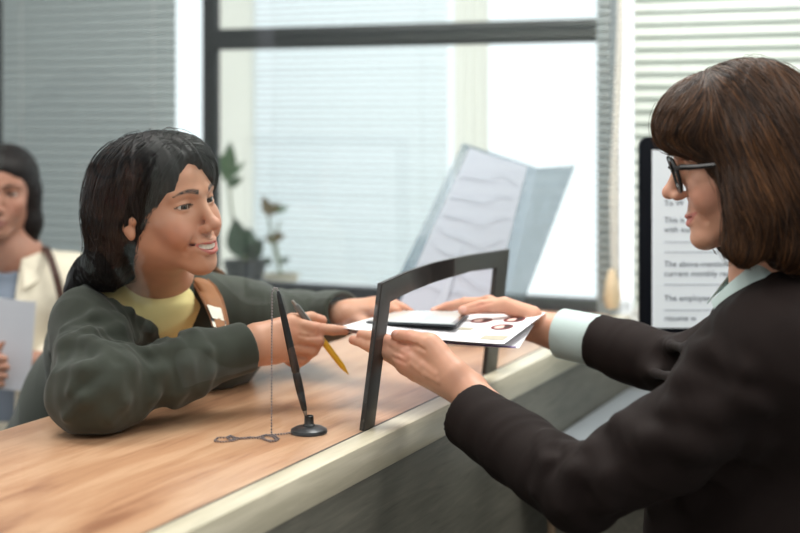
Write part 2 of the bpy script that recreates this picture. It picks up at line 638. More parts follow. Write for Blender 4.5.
struct('floor', MB().box((-5, -3.4, -0.05), (2.5, 4.2, 0)), M['floor'])
struct('ceiling', MB().box((-1.6, -3.4, 2.9), (2.5, 4.2, 2.95)), M['ceil'])

# --- partition wall that carries the window (stands across the counter's far end)
WS = 1.5
w = MB()
w.box((WS, -3.2, 0), (WS + 0.1, 2.3, 1.07))            # below the sill
w.box((WS, -3.2, 2.62), (WS + 0.1, 4.2, 2.9))          # above the window
w.box((WS, 2.36, 0), (WS + 0.1, 4.2, 2.62))
w.box((WS, -3.2, 1.07), (WS + 0.1, -2.75, 2.62))
struct('wall_far', w, M['wall'])

z_top = 2.62
f = MB()
f.box((WS - 0.02, 0.055, 1.075), (WS + 0.03, 1.20, 1.128))            # bottom bar
f.box((WS - 0.02, 0.02, 1.791), (WS + 0.02, 1.20, 1.851))             # transom
f.box((WS - 0.012, 1.196, 1.0), (WS + 0.016, 1.243, z_top))            # post
f.box((WS - 0.02, 1.955, 1.0), (WS + 0.06, 2.1, z_top))              # next post
f.box((WS - 0.02, 1.247, 1.075), (WS + 0.05, 1.955, 1.12))
fr = cf(f, 'window_1', M['frame'], bevel=0.003)
tag(fr, kind='structure')
j = MB(); j.box((WS - 0.03, 0.018, 1.09), (WS + 0.07, 0.052, z_top))
cf(j, 'window_jamb', M['jamb'], fr, bevel=0.003)
# reflected blind slats, shaped as thin ribs on the jamb
g = MB()
for i in range(70):
    z = 1.14 + i * 0.0212
    g.box((WS - 0.036, 0.016, z), (WS - 0.029, 0.053, z + 0.008))
cf(g, 'window_jamb_reflection', M['slat_grey'], fr)
g = MB(); g.box((WS + 0.012, 0.05, 1.12), (WS + 0.018, 1.19, z_top)); g.box((WS + 0.012, 1.24, 1.12), (WS + 0.018, 1.96, z_top))
cf(g, 'window_pane', M['pane'], fr)
sl = MB(); sl.box((WS - 0.06, -2.75, 1.055), (WS + 0.12, 0.06, 1.092))
tag(cf(sl, 'trim_1', M['white'], bevel=0.004), kind='structure')
sl = MB(); sl.box((WS + 0.05, 0.06, 1.055), (WS + 0.34, 1.95, 1.088))
tag(cf(sl, 'trim_2', M['white'], bevel=0.004), kind='structure')
w2 = MB()
for a in (-0.047, -1.03, -1.9):
    w2.box((WS + 0.03, a - 0.02, 1.09), (WS + 0.08, a + 0.02, z_top))
tag(cf(w2, 'window_2', M['white'], bevel=0.003), kind='structure')

# --- the wall of the building beyond the partition
FS = 2.3
w = MB()
w.box((FS + 0.02, -3.2, 0), (FS + 0.2, 4.2, 0.85))
w.box((FS + 0.02, 2.4, 0.85), (FS + 0.2, 4.2, 2.9))
struct('wall_outer', w, M['creamcol'])


M['curtain'] = translucent('cream_curtain_cloth', srgb(253, 251, 245), 0.85)
for t0, t1, lb in ((1.547, 1.70, 'cream curtain strip hanging behind the plants'), (0.672, 0.795, 'pale curtain strip hanging between the white blind and the bright window')):
    def cfn(u, v):
        return (FS + 0.03 + 0.008 * math.sin((t0 + (t1 - t0) * u) * 190), t0 + (t1 - t0) * u, 0.86 + 2.0 * v)
    c_ = cf(MB().grid(cfn, 30, 2), 'curtain', M['curtain'], solid=0.001)
    tag(c_, lb, 'curtain')


def blind(name, s, t0, t1, z0, z1, pitch, width, tilt, m, label, curve=0.15, parent=None, group=None):
    root = root_c(name)
    tag(root, label, 'window blind', group)
    b = MB()
    z = z1 - 0.04
    ct, sn = math.cos(tilt), math.sin(tilt)
    while z > z0 + 0.02:
        jit = random.uniform(-0.0006, 0.0006)
        prof = []
        for i in range(5):
            u = (i / 4 - 0.5) * width
            v = curve * width * (0.25 - (i / 4 - 0.5) ** 2)
            prof.append((u * ct - v * sn, u * sn + v * ct))
        rows = [[b.bm.verts.new((s + a, t, z + c + jit)) for a, c in prof] for t in (t0, (t0 + t1) / 2, t1)]
        for r in range(2):
            for i in range(4):
                b.bm.faces.new((rows[r][i], rows[r + 1][i], rows[r + 1][i + 1], rows[r][i + 1]))
        z -= pitch
    cf(b, 'slats', m, root, solid=0.0006)
    cf(MB().box((s - 0.02, t0, z1 - 0.03), (s + 0.02, t1, z1)), 'head_rail', M['rail'], root, bevel=0.002)
    cf(MB().box((s - 0.012, t0, z0), (s + 0.012, t1, z0 + 0.018)), 'bottom_rail', M['rail'], root, bevel=0.002)
    c = MB()
    k = max(2, int(abs(t1 - t0) / 0.45) + 1)
    for i in range(k):
        t = t0 + (t1 - t0) * (0.12 + 0.76 * i / (k - 1))
        c.tube([(s - width * 0.5 * abs(ct) - 0.001, t, z0 + 0.01), (s - width * 0.5 * abs(ct) - 0.001, t, z1 - 0.02)], 0.0009, 5)
    cf(c, 'ladder_cord', M['rail'], root)
    return root


blind('window_blind', WS - 0.045, -0.047, -1.0, 1.10, 2.6, 0.031, 0.034, math.radians(67), M['slat'],
      'pale green half-open venetian blind behind the computer screen')
blind('window_blind', WS - 0.045, -1.06, -2.7, 1.10, 2.6, 0.031, 0.034, math.radians(67), M['slat'],
      'second pale venetian blind, beyond the one behind the computer screen')
blind('window_blind', WS - 0.03, 1.318, 1.953, 1.0, 2.6, 0.026, 0.03, math.radians(72), M['slat_grey'],
      'closed grey venetian blind behind the dark-haired visitors at the left')
blind('window_blind', FS, 0.80, 1.545, 0.9, 2.8, 0.0215, 0.025, math.radians(35), M['slat_lit'],
      'bright white venetian blind seen through the dark-framed window')

# white pull curtain gathered beside the jamb, with its pale weight at the bottom
root = root_c('blind_cord')
tag(root, 'bundled white blind cord hanging beside the right edge of the window', 'blind cord')
c = MB()
pts = []
for i in range(15):
    z = 2.58 - i * 0.098
    pts.append((WS - 0.075 + 0.004 * math.sin(i), -0.017 + 0.005 * math.sin(i * 0.7) + (0.012 * max(0, i - 10) / 4), z))
c.tube(pts, [0.007 + 0.003 * math.sin(i * 0.9) ** 2 + 0.002 * (i > 9) for i in range(15)], 10)
cf(c, 'cord_bundle', M['curtain'], root)
M['beige'] = mat('beige_weight', srgb(222, 202, 168), 0.5)
c = MB(); c.lathe([(0, 0), (0.016, 0.003), (0.022, 0.03), (0.018, 0.07), (0.008, 0.1), (0, 0.102)], 16, Matrix.Translation((WS - 0.075, -0.001, 1.115)))
cf(c, 'weight', M['beige'], root)

# ================================================================ counter, desk, screen
root = root_c('reception_counter')
tag(root, 'oak-topped reception counter with a pale front edge and grey-olive staff side', 'counter')
L0, L1 = -2.1, WS - 0.062
cf(MB().box((L0, 0.0, CT - 0.035), (L1, 0.53, CT)), 'worktop', M['oak'], root, bevel=0.002)
cf(MB().box((L0, -0.046, CT - 0.05), (L1, -0.004, CT + 0.002)), 'edge_rail', M['cream'], root, bevel=0.002)
cf(MB().box((L0, -0.043, 0.0), (L1, -0.015, CT - 0.05)), 'staff_side_panel', M['olive'], root)
cf(MB().box((L0, 0.40, 0.0), (L1, 0.43, CT - 0.036)), 'visitor_side_panel', M['olive'], root)
M['channel'] = mat('black_channel', srgb(40, 38, 36), 0.5)
cf(MB().box((L0, -0.0045, CT - 0.02), (L1, 0.0005, CT + 0.0012)), 'glass_channel', M['channel'], root)

root = root_c('desk')
tag(root, 'lower blue-grey staff desk set against the counter under the computer screen', 'desk')
DZ = EYE - 0.676
cf(MB().box((0.60, -0.80, DZ - 0.028), (1.40, -0.047, DZ)), 'desk_top', M['desk'], root, bevel=0.002)
cf(MB().box((0.66, -0.78, 0.0), (0.685, -0.1, DZ - 0.028)), 'side_panel', M['olive'], root, bevel=0.001)
cf(MB().box((1.36, -0.78, 0.0), (1.385, -0.1, DZ - 0.028)), 'side_panel', M['olive'], root, bevel=0.001)
cf(MB().box((0.655, -0.10, 0.0), (0.69, -0.085, DZ - 0.028)), 'panel_edge', M['desk_edge'], root, bevel=0.001)

# glass screen with the hand-through opening
root = root_c('glass_screen')
tag(root, 'clear glass screen along the counter with a dark-framed hand opening', 'glass screen')
o_out = [on_glass(*p) for p in ((361.4, 431.4), (379.8, 283.2), (406, 271.6), (433.8, 262.3), (470, 254.6), (508, 249.0), (494.9, 371.4))]
o_in = [on_glass(*p) for p in ((372.4, 427.6), (388.2, 302), (410, 291), (433.8, 281.8), (469.5, 271.3), (494.7, 267.8), (483.5, 375))]
o_out[0] = (o_out[0][0], CT + 0.0025); o_out[-1] = (o_out[-1][0], CT + 0.0025)
o_in[0] = (o_in[0][0], CT + 0.0025); o_in[-1] = (o_in[-1][0], CT + 0.0025)
fb = MB()
TH0, TH1 = -0.0045, 0.0045
for i in range(6):
    q = [o_out[i], o_out[i + 1], o_in[i + 1], o_in[i]]
    fb.prism([(a, TH0, z) for a, z in q], (0, 1, 0), TH1 - TH0)
bmesh.ops.remove_doubles(fb.bm, verts=fb.bm.verts[:], dist=1e-5)
# drop the inner walls between the pieces
seen = {}
for fc in fb.bm.faces[:]:
    k = tuple(sorted(v.index if v.index >= 0 else id(v) for v in fc.verts))
fb.bm.verts.index_update()
for fc in fb.bm.faces[:]:
    seen.setdefault(tuple(sorted(v.index for v in fc.verts)), []).append(fc)
dead = [fc for fs in seen.values() if len(fs) > 1 for fc in fs]
bmesh.ops.delete(fb.bm, geom=dead, context='FACES_ONLY')
GB = MB()
# glass: pieces around the opening, joined into one pane
mid = [((a[0] + b[0]) / 2, (a[1] + b[1]) / 2) for a, b in zip(o_out, o_in)]
Z1 = 2.6
S0, S1 = -1.75, WS - 0.12
front, back = -0.003, 0.003
ZB = CT + 0.0025
md = [(mid[0][0], ZB)] + mid[1:-1] + [(mid[-1][0], ZB)]
def gq(*q):
    GB.bm.faces.new([GB.bm.verts.new((a, front, z)) for a, z in q])
gq((S0, ZB), md[0], md[1], (S0, md[1][1]))
gq((S0, md[1][1]), md[1], (md[1][0], Z1), (S0, Z1))
for i in range(1, 5):
    gq(md[i], md[i + 1], (md[i + 1][0], Z1), (md[i][0], Z1))
gq(md[6], (S1, ZB), (S1, md[5][1]), md[5])
gq(md[5], (S1, md[5][1]), (S1, Z1), (md[5][0], Z1))
bmesh.ops.remove_doubles(GB.bm, verts=GB.bm.verts[:], dist=1e-5)
cf(GB, 'glass_pane', M['glass'], root, smooth=False, solid=0.006)
cf(fb, 'opening_frame', M['bronze'], root, bevel=0.0015)
# ================================================================ things on and about the counter
M['black'] = mat('black_plastic', srgb(28, 28, 29), 0.35, var=0.1)
M['gunmetal'] = mat('gunmetal', srgb(70, 70, 72), 0.3, metal=0.8)
M['steel'] = mat('steel', srgb(190, 188, 184), 0.25, metal=0.9)
M['screen_white'] = mat('paper_white', srgb(238, 240, 244), 0.55, var=0.01)

# --- computer screen
YM = 2.80
k = YM / F
def mp_(px, py, y=YM): return tuple(P(px, py, y))
root = empty('computer_monitor', (0.72, YM + 0.1, DZ))
tag(root, 'black-bezelled computer monitor showing a letter, behind the woman in glasses', 'monitor')
x0, zt = P(640, 137, YM)[0], P(640, 137, YM)[2]
x1, zb = x0 + 0.58, zt - 0.40
def rrect(x0, z0, x1, z1, r, y, n=6):
    pts = []
    for cx, cz, a0 in ((x1 - r, z1 - r, 0), (x0 + r, z1 - r, 90), (x0 + r, z0 + r, 180), (x1 - r, z0 + r, 270)):
        for i in range(n + 1):
            a = math.radians(a0 + 90 * i / n)
            pts.append((cx + r * math.cos(a), y, cz + r * math.sin(a)))
    return pts
M['navy_black'] = mat('black_bezel', srgb(12, 16, 23), 0.6, var=0.08)
M['navy_black'].node_tree.nodes['Principled BSDF'].inputs['Specular IOR Level'].default_value = 0.12
MB().prism(rrect(x0, zb, x1, zt, 0.018, YM), (0, 1, 0), 0.022).build('housing', M['navy_black'], root, keep=True, bevel=0.002)
m, nt, b = nmat('lit_screen')
set_in(b, Base_Color=srgb(225, 232, 236), Roughness=0.4)
b.inputs['Emission Color'].default_value = srgb(226, 236, 240); b.inputs['Emission Strength'].default_value = 0.2
M['screen'] = m
MB().prism([(x0 + 0.0235, YM - 0.0012, zb + 0.024), (x1 - 0.0235, YM - 0.0012, zb + 0.024), (x1 - 0.0235, YM - 0.0012, zt - 0.0255), (x0 + 0.0235, YM - 0.0012, zt - 0.0255)], (0, 1, 0), 0.003).build('screen', M['screen'], root, keep=True)
M['ink'] = mat('screen_text', srgb(105, 112, 120), 0.6)
def text(s, x, z, size, parent, m, name='text', M4=None, y=YM - 0.0022):
    cu = bpy.data.curves.new(name, 'FONT'); cu.body = s; cu.size = size; cu.extrude = 0.0002
    o = bpy.data.objects.new(name, cu); COL.objects.link(o)
    dg = bpy.context.evaluated_depsgraph_get()
    me = bpy.data.meshes.new_from_object(o.evaluated_get(dg))
    bpy.data.objects.remove(o)
    me.name = name
    me.transform(M4 if M4 is not None else Matrix.Translation((x, y, z)) @ Matrix.Rotation(math.pi / 2, 4, 'X'))
    return link(name, me, m, parent, keep=True)
TX = P(664, 0, YM)[0]
for s, py in (('To W', 205.5), ('This is', 222.5), ('with our', 232), ('The above-mentioned', 266.5), ('current monthly resume', 276), ('The employee :', 300.5), ('resume w', 320.5)):
    text(s, TX, P(0, py, YM)[2], 0.0158, root, M['ink'])
M['rule'] = mat('screen_rule', srgb(168, 176, 182), 0.6)
for py in (242, 252, 284.5, 310):
    MB().box((TX, YM - 0.0024, P(0, py, YM)[2] - 0.0008), (TX + 0.42, YM - 0.0018, P(0, py, YM)[2] + 0.0008)).build('rule', M['rule'], root, keep=True)
cx = (x0 + x1) / 2
MB().box((cx - 0.05, YM + 0.03, DZ + 0.01), (cx + 0.05, YM + 0.045, zb + 0.2)).build('stand_neck', M['navy_black'], root, keep=True, bevel=0.003)
MB().box((cx - 0.05, YM + 0.02, zb + 0.1), (cx + 0.05, YM + 0.032, zb + 0.2)).build('stand_mount', M['navy_black'], root, keep=True)
MB().box((cx - 0.12, YM - 0.05, DZ + 0.0005), (cx + 0.12, YM + 0.13, DZ + 0.012)).build('stand_foot', M['navy_black'], root, keep=True, bevel=0.004)

# --- desk pen on a ball chain
bx = P(309, 434, 2.241); bx[2] = CT + 0.0003
root = empty('counter_pen', tuple(bx))
tag(root, 'black counter pen standing in a round base with a silver ball chain', 'pen')
T = Matrix.Translation(Vector(bx))
MB().lathe([(0, 0), (0.028, 0), (0.0293, 0.0025), (0.0285, 0.006), (0.022, 0.0095), (0.012, 0.0115), (0, 0.012)], 40, T).build('base', M['gunmetal'], root, keep=True)
MB().lathe([(0.0095, 0.009), (0.0098, 0.013), (0.0078, 0.0145), (0.0072, 0.027), (0.0062, 0.0275), (0.0055, 0.022), (0, 0.022)], 24, T).build('socket', M['black'], root, keep=True)
tip = P(306, 417, 2.241); top = P(278, 291, 2.25)
def lerp(a, b, t): return np.array(a) * (1 - t) + np.array(b) * t
M['tipgrey'] = mat('pen_tip_metal', srgb(150, 142, 136), 0.35, metal=0.6)
MB().tube([lerp(tip, top, -0.02), tip, lerp(tip, top, 0.05)], [0.0012, 0.002, 0.0036], 12).build('pen_tip', M['tipgrey'], root, keep=True)
tt = [0.05, 0.07, 0.2, 0.30, 0.345, 0.35, 0.37, 0.6, 0.85, 0.90]
rr = [0.0036, 0.0046, 0.0064, 0.0066, 0.0062, 0.0055, 0.0068, 0.0060, 0.0050, 0.0044]
MB().tube([lerp(tip, top, t) for t in tt], rr, 16).build('barrel', M['black'], root, keep=True)
MB().tube([lerp(tip, top, t) for t in (0.9, 0.97, 1.0)], [0.0044, 0.0034, 0.0022], 12).build('cap', M['gunmetal'], root, keep=True)
# chain: from the cap over a little loop, straight down to the counter, then a tangle that ends at the base
M['chain'] = mat('ball_chain_metal', srgb(172, 164, 168), 0.3, metal=0.8)
cz = CT + 0.002
pl = [top, P(276.5, 287.5, 2.25), P(274, 288, 2.25), P(272, 293, 2.25)]
dn = P(271.5, 436, 2.225); dn[2] = cz
pl += [lerp(pl[-1], dn, t) for t in np.linspace(0.1, 1, 8)]
def onc(px, py):
    Y = F * (EYE - cz) / (py - HOR); p = P(px, py, Y); p[2] = cz; return p
for q in ((275, 436), (279, 439), (274, 441), (266, 440), (262, 436.5), (266, 434.8), (273, 436.5), (277, 440.5), (270, 441.5), (262, 438.5), (250, 437), (240, 438.5), (232, 440.8), (227, 437.8), (230, 435.6), (236, 438), (231, 440.8), (222, 441.8), (214.5, 440.8), (218, 437.6), (230, 437.2), (244, 438.4), (256, 437.6), (264, 435.6), (274, 434.6), (285, 433.6), (292, 432.4)):
    pl.append(onc(*q))
pl = np.array(pl); seg = np.linalg.norm(np.diff(pl, axis=0), axis=1); cum = np.concatenate([[0], np.cumsum(seg)])
cb = MB()
step = 0.0047
for d in np.arange(0, cum[-1], step):
    i = min(np.searchsorted(cum, d, 'right') - 1, len(seg) - 1)
    p = lerp(pl[i], pl[i + 1], (d - cum[i]) / seg[i])
    cb.ball(p, 0.0018, 6, 4)
cb.tube([p for p in pl], 0.0005, 5)
ch = cb.build('ball_chain', M['chain'], root, keep=True)

# --- yellow pen in the visitor's hand
a, b = P(294, 303, 2.462), P(348.5, 374.5, 2.462)
root = empty('pen', tuple(b))
tag(root, 'yellow ballpoint pen with a grey clip end held in the visitor\'s hand', 'pen')
M['yellow'] = mat('yellow_plastic', srgb(232, 178, 22), 0.35, var=0.04)
M['greyplastic'] = mat('grey_plastic', srgb(118, 122, 122), 0.4)
MB().tube([lerp(a, b, t) for t in (0.32, 0.33, 0.6, 0.88, 0.95)], [0.0050, 0.0056, 0.0056, 0.0050, 0.0026], 14).build('barrel', M['yellow'], root, keep=True)
MB().tube([lerp(a, b, t) for t in (0.95, 1.0)], [0.0024, 0.0008], 10).build('pen_tip', M['yellow'], root, keep=True)
MB().tube([lerp(a, b, t) for t in (0.03, 0.05, 0.2, 0.325)], [0.0044, 0.0052, 0.0056, 0.0056], 14).build('cap', M['greyplastic'], root, keep=True)
MB().tube([lerp(a, b, t) for t in (-0.035, 0.03)], [0.0028, 0.0030], 10).build('push_button', M['tipgrey'], root, keep=True)
cl = [lerp(a, b, t) + np.array([0.003, -0.006, 0.003]) for t in (0.04, 0.26)]
MB().tube(cl, 0.0014, 8).build('clip', M['greyplastic'], root, keep=True)

# --- the papers being handed over
M['paper'] = mat('white_paper', srgb(236, 236, 240), 0.6, var=0.01)
M['print'] = mat('faint_print', srgb(196, 198, 206), 0.7)
M['photo_red'] = mat('photo_dark_red', srgb(120, 44, 50), 0.5)
M['photo_face'] = mat('photo_pale', srgb(226, 196, 186), 0.5)
M['photo_hair'] = mat('photo_hair', srgb(52, 34, 34), 0.5)
M['khaki'] = mat('photo_khaki', srgb(186, 180, 160), 0.5)
def sheet_fn(BL, BR, TR, TL, sag=0.0, dz=0.0):
    BL, BR, TR, TL = [np.array(v) for v in (BL, BR, TR, TL)]
    def fn(u, v):
        p = (1 - u) * (1 - v) * BL + u * (1 - v) * BR + u * v * TR + (1 - u) * v * TL
        return p + np.array([0, 0, dz - sag * 4 * u * (1 - u)])
    return fn
fn1 = sheet_fn(P(338, 327, 2.47), P(504, 344, 2.335), P(546, 312.5, 2.56), P(398, 310.5, 2.68), 0.004)
fn2 = sheet_fn(P(348, 331, 2.47), P(519, 347, 2.36), P(535, 322, 2.55), P(402, 313, 2.67), 0.004, -0.002)
root = empty('document', tuple(fn1(0.5, 0.5)))
tag(root, 'white printed form with red oval photographs, handed through the opening', 'document')
MB().grid(fn1, 24, 12).build('sheet', M['paper'], root, keep=True, solid=0.0004)
def patch(name, u0, u1, v0, v1, m, fn=fn1, h=0.0007, n=4, par=None):
    return MB().grid(lambda u, v: np.array(fn(u0 + (u1 - u0) * u, v0 + (v1 - v0) * v)) + np.array([0, 0, h]), n, n).build(name, m, par or root, keep=True, solid=0.0002)
def oval(uc, vc, ru, rv, m, h, name, par):
    mb = MB()
    cen = mb.bm.verts.new(Vector(fn1(uc, vc)) + Vector((0, 0, h)))
    ring = [mb.bm.verts.new(Vector(fn1(uc + ru * math.cos(a), vc + rv * math.sin(a))) + Vector((0, 0, h))) for a in np.linspace(0, 2 * math.pi, 28)[:-1]]
    for i in range(len(ring)): mb.bm.faces.new((cen, ring[i], ring[(i + 1) % len(ring)]))
    return mb.build(name, m, par, keep=True)
for uc, vc in ((0.66, 0.72), (0.86, 0.76), (0.855, 0.50)):
    ph = oval(uc, vc, 0.065, 0.095, M['photo_red'], 0.0008, 'photo', root)
    oval(uc - 0.012, vc - 0.01, 0.03, 0.055, M['photo_face'], 0.0011, 'printed_face', ph)
    oval(uc + 0.03, vc + 0.01, 0.018, 0.06, M['photo_hair'], 0.0013, 'printed_hair', ph)
patch('printed_panel', 0.83, 0.97, 0.10, 0.22, M['khaki'])
patch('printed_panel', 0.62, 0.70, 0.36, 0.44, M['khaki'])
for i in range(9):
    v = 0.10 + i * 0.085
    patch('print_or_reflection_line', 0.30, 0.56 - 0.06 * (i % 3), v, v + 0.02, M['print'], n=3)
for v in (0.2, 0.3, 0.4):
    patch('print_or_reflection_line', 0.72, 0.78, v, v + 0.02, M['print'], n=3)
root = empty('document', tuple(fn2(0.5, 0.5)))
tag(root, 'sheet of paper with a violet lower edge under the printed form', 'document')
M['violet'] = mat('violet_print', srgb(120, 98, 150), 0.6)
MB().grid(fn2, 24, 12).build('sheet', M['paper'], root, keep=True, solid=0.0004)
MB().grid(lambda u, v: np.array(fn2(0.02 + u * 0.96, v * 0.05)) + np.array([0, 0, 0.0006]), 16, 2).build('printed_border', M['violet'], root, keep=True, solid=0.0002)

# --- thin clear-topped folder lying on the form
fnf = sheet_fn(P(366, 323.5, 2.52), P(456, 327.5, 2.44), P(470, 313.5, 2.60), P(398, 312.5, 2.66), 0, 0.0038)
root = empty('card_folder', tuple(fnf(0.5, 0.5)))
tag(root, 'thin white card folder with a dark edge lying on the printed form', 'folder')
M['dark_edge'] = mat('dark_folder_edge', srgb(38, 48, 54), 0.4)
M['gloss_white'] = mat('glossy_card', srgb(206, 214, 212), 0.15, var=0.02)
MB().grid(fnf, 8, 6).build('cover', M['dark_edge'], root, keep=True, solid=0.003)
MB().grid(lambda u, v: np.array(fnf(0.02 + 0.96 * u, 0.035 + 0.94 * v)) + np.array([0, 0, 0.0006]), 8, 6).build('clear_front', M['gloss_white'], root, keep=True, solid=0.0004)
MB().grid(lambda u, v: np.array(fnf(0.94 + 0.05 * u, 0.1 + 0.8 * v)) + np.array([0, 0, 0.0012]), 2, 4).build('corner', M['steel'], root, keep=True, solid=0.0004)

# --- slanted clear leaflet holder at the far end of the counter
def acry(name, col, alpha, rough=0.08):
    m, nt, b = nmat(name)
    N_, L_ = nt.nodes, nt.links
    out = N_['Material Output']
    set_in(b, Base_Color=col, Roughness=rough)
    t = N_.new('ShaderNodeBsdfTransparent'); t.inputs['Color'].default_value = (0.92, 0.95, 0.97, 1)
    nz = N_.new('ShaderNodeTexNoise'); nz.inputs['Scale'].default_value = 9
    mr = N_.new('ShaderNodeMapRange'); mr.inputs['To Min'].default_value = alpha - 0.08; mr.inputs['To Max'].default_value = alpha + 0.08
    L_.new(nz.outputs['Fac'], mr.inputs['Value'])
    mx = N_.new('ShaderNodeMixShader'); L_.new(mr.outputs[0], mx.inputs[0])
    L_.new(t.outputs[0], mx.inputs[1]); L_.new(b.outputs[0], mx.inputs[2]); L_.new(mx.outputs[0], out.inputs['Surface'])
    return m
M['acrylic'] = acry('smoky_clear_plastic', srgb(104, 120, 134), 0.42)
M['inlay'] = translucent('paper_inlay', srgb(200, 206, 219), 0.3)
hA, hB, hC = P(463, 143, 3.36), P(537, 168, 3.26), P(574, 165.5, 3.42)
lA, lB, lC = P(370, 341.5, 3.2), P(508, 345, 3.06), P(502, 344, 3.10)
for q in (lA, lB, lC): q[2] = CT + 0.002
lB = hB + (lA - hA) * 0.93 + np.array([0.10, 0, 0]); lB[2] = CT + 0.002
lC = lB + (hC - hB) * 0.25; lC[2] = CT + 0.002
root = empty('leaflet_holder', tuple((lA + lB) / 2))
tag(root, 'slanted smoky clear plastic leaflet holder at the far end of the counter', 'leaflet holder')
def quad_fn(a, b, c, d):
    return lambda u, v: (1 - u) * (1 - v) * a + u * (1 - v) * b + u * v * c + (1 - u) * v * d
qf = quad_fn(lA, lB, hB, hA)
MB().grid(qf, 10, 10).build('back_panel', M['acrylic'], root, keep=True, solid=0.003)
MB().grid(quad_fn(lB, lC, hC, hB), 6, 10).build('side_wing', M['acrylic'], root, keep=True, solid=0.003)
nrm = np.cross(lB - lA, hA - lA); nrm /= np.linalg.norm(nrm)
if nrm[1] > 0: nrm = -nrm
MB().grid(lambda u, v: qf(0.13 + 0.77 * u, 0.03 + 0.95 * v) + nrm * (0.010 + 0.003 * math.sin(u * 5 + v * 3)), 16, 16).build('inlay_sheet', M['inlay'], root, keep=True, solid=0.0005)
M['inlay_grey'] = mat('inlay_print_reflection', srgb(176, 183, 196), 0.6)
def tri_fn(pts):
    return [tuple(qf(*p) + nrm * 0.0145) for p in pts]
for i in range(7):  # wavy reflection of the blinds, laid on the inlay as grey strips
    v0 = .22 + i * .105
    wl = MB()
    wl.grid(lambda u, v: qf(.17 + .66 * u, v0 + .03 * math.sin(u * 4 + i * .8) + .012 * math.sin(u * 11 + i) + .006 * v) + nrm * .0145, 24, 1)
    wl.build('print_or_reflection_line', M['inlay_grey'], root, keep=True)
mb = MB(); mb.prism(tri_fn([(0.42, 0.12), (0.52, 0.10), (0.49, 0.50)]), tuple(nrm), 0.0004); mb.build('printed_shape', M['inlay_grey'], root, keep=True)
MB().prism([tuple(p) for p in (lA, lB, lB + np.array([0, -0.05, 0]), lA + np.array([0, -0.05, 0]))], (0, 0, 1), 0.004).build('foot', M['acrylic'], root, keep=True)

# --- potted plants on the ledge behind the window
M['leaf'] = mat('green_leaf', srgb(92, 122, 84), 0.45, var=0.2, scale=20)
M['leaf_dark'] = mat('dark_green_leaf', srgb(70, 92, 72), 0.5, var=0.2, scale=20)
M['leaf_red'] = mat('olive_brown_leaf', srgb(112, 96, 62), 0.5, var=0.2, scale=20)
M['soil'] = mat('soil', srgb(60, 50, 42), 0.9, var=0.3)
M['pot_dark'] = mat('dark_pot', srgb(58, 62, 66), 0.5)
M['pot_cream'] = mat('cream_pot', srgb(202, 192, 174), 0.6)
M['stem'] = mat('plant_stem', srgb(110, 124, 84), 0.6)
def leaf(mb, base, tipv, width, droop=0.15):
    base = np.array(base); tipv = np.array(tipv); ax = tipv - base; ln = np.linalg.norm(ax)
    side = np.cross(ax, [0.25, -1, 0.3]); side /= np.linalg.norm(side)
    nn = np.cross(side, ax / ln)
    def fn(u, v):
        wd_ = width * math.sin(math.pi * min(1, u ** 0.8)) * (v - 0.5)
        return base + ax * u + side * wd_ - nn * droop * ln * (u * u) + nn * abs(v - 0.5) * width * 0.25
    mb.grid(fn, 8, 4)
def plant(px, py_base, Y, pot_r, pot_h, potm, stems, leaves, label):
    b = P(px, py_base, Y); b[2] = 1.0885
    root = empty('potted_plant', tuple(b)); tag(root, label, 'plant')
    T = Matrix.Translation(Vector(b))
    MB().lathe([(0, 0), (pot_r * 0.75, 0), (pot_r, pot_h), (pot_r * 0.9, pot_h), (pot_r * 0.87, pot_h * 0.9), (0, pot_h * 0.9)], 28, T).build('pot', potm, root, keep=True)
    MB().lathe([(pot_r * 0.86, pot_h * 0.88), (pot_r * 0.4, pot_h * 0.95), (0, pot_h * 0.96)], 20, T).build('soil', M['soil'], root, keep=True)
    c = b + np.array([0, 0, pot_h * 0.9])
    sm = MB()
    for pts in stems: sm.tube([c] + [P(*q) for q in pts], 0.0035, 6)
    sm.build('stem', M['stem'], root, keep=True)
    for (a, t, w_, m_) in leaves:
        mb = MB(); leaf(mb, P(*a), P(*t), w_); mb.build('leaf', M[m_], root, keep=True, solid=0.0008)
YP = 4.30
plant(245, 279, YP, 0.068, 0.075, M['pot_dark'],
      [[(232, 215, YP), (228, 178, YP), (226, 165, YP)], [(243, 240, YP)], [(252, 245, YP)]],
      [((226, 182, YP), (231, 142, YP - .03), 0.05, 'leaf'), ((227, 180, YP), (246, 160, YP + .04), 0.02, 'leaf'), ((228, 186, YP), (242, 178, YP - .05), 0.03, 'leaf'),
       ((240, 258, YP), (235, 218, YP - .03), 0.075, 'leaf_dark'), ((247, 258, YP), (250, 226, YP + .05), 0.06, 'leaf_dark'), ((250, 258, YP), (262, 240, YP - .06), 0.05, 'leaf_dark'), ((226, 175, YP), (216, 150, YP + .03), 0.03, 'leaf')],
      'green leafy plant in a dark pot on the ledge behind the window')
plant(281, 279, YP - .06, 0.055, 0.04, M['pot_cream'],
      [[(272, 240, YP), (268, 212, YP)], [(275, 236, YP), (280, 222, YP)]],
      [((270, 216, YP), (263, 196, YP - .02), 0.035, 'leaf_red'), ((271, 214, YP), (280, 202, YP + .03), 0.03, 'leaf_red'), ((277, 212, YP), (288, 206, YP), 0.018, 'leaf'),
       ((273, 238, YP), (284, 236, YP - .03), 0.035, 'leaf_red'), ((275, 244, YP), (266, 234, YP + .03), 0.03, 'leaf_red'), ((280, 262, YP), (290, 258, YP), 0.02, 'leaf_dark'), ((272, 264, YP), (262, 258, YP), 0.025, 'leaf_dark')],
      'small olive-brown-leaved plant in a cream pot on the ledge behind the window')
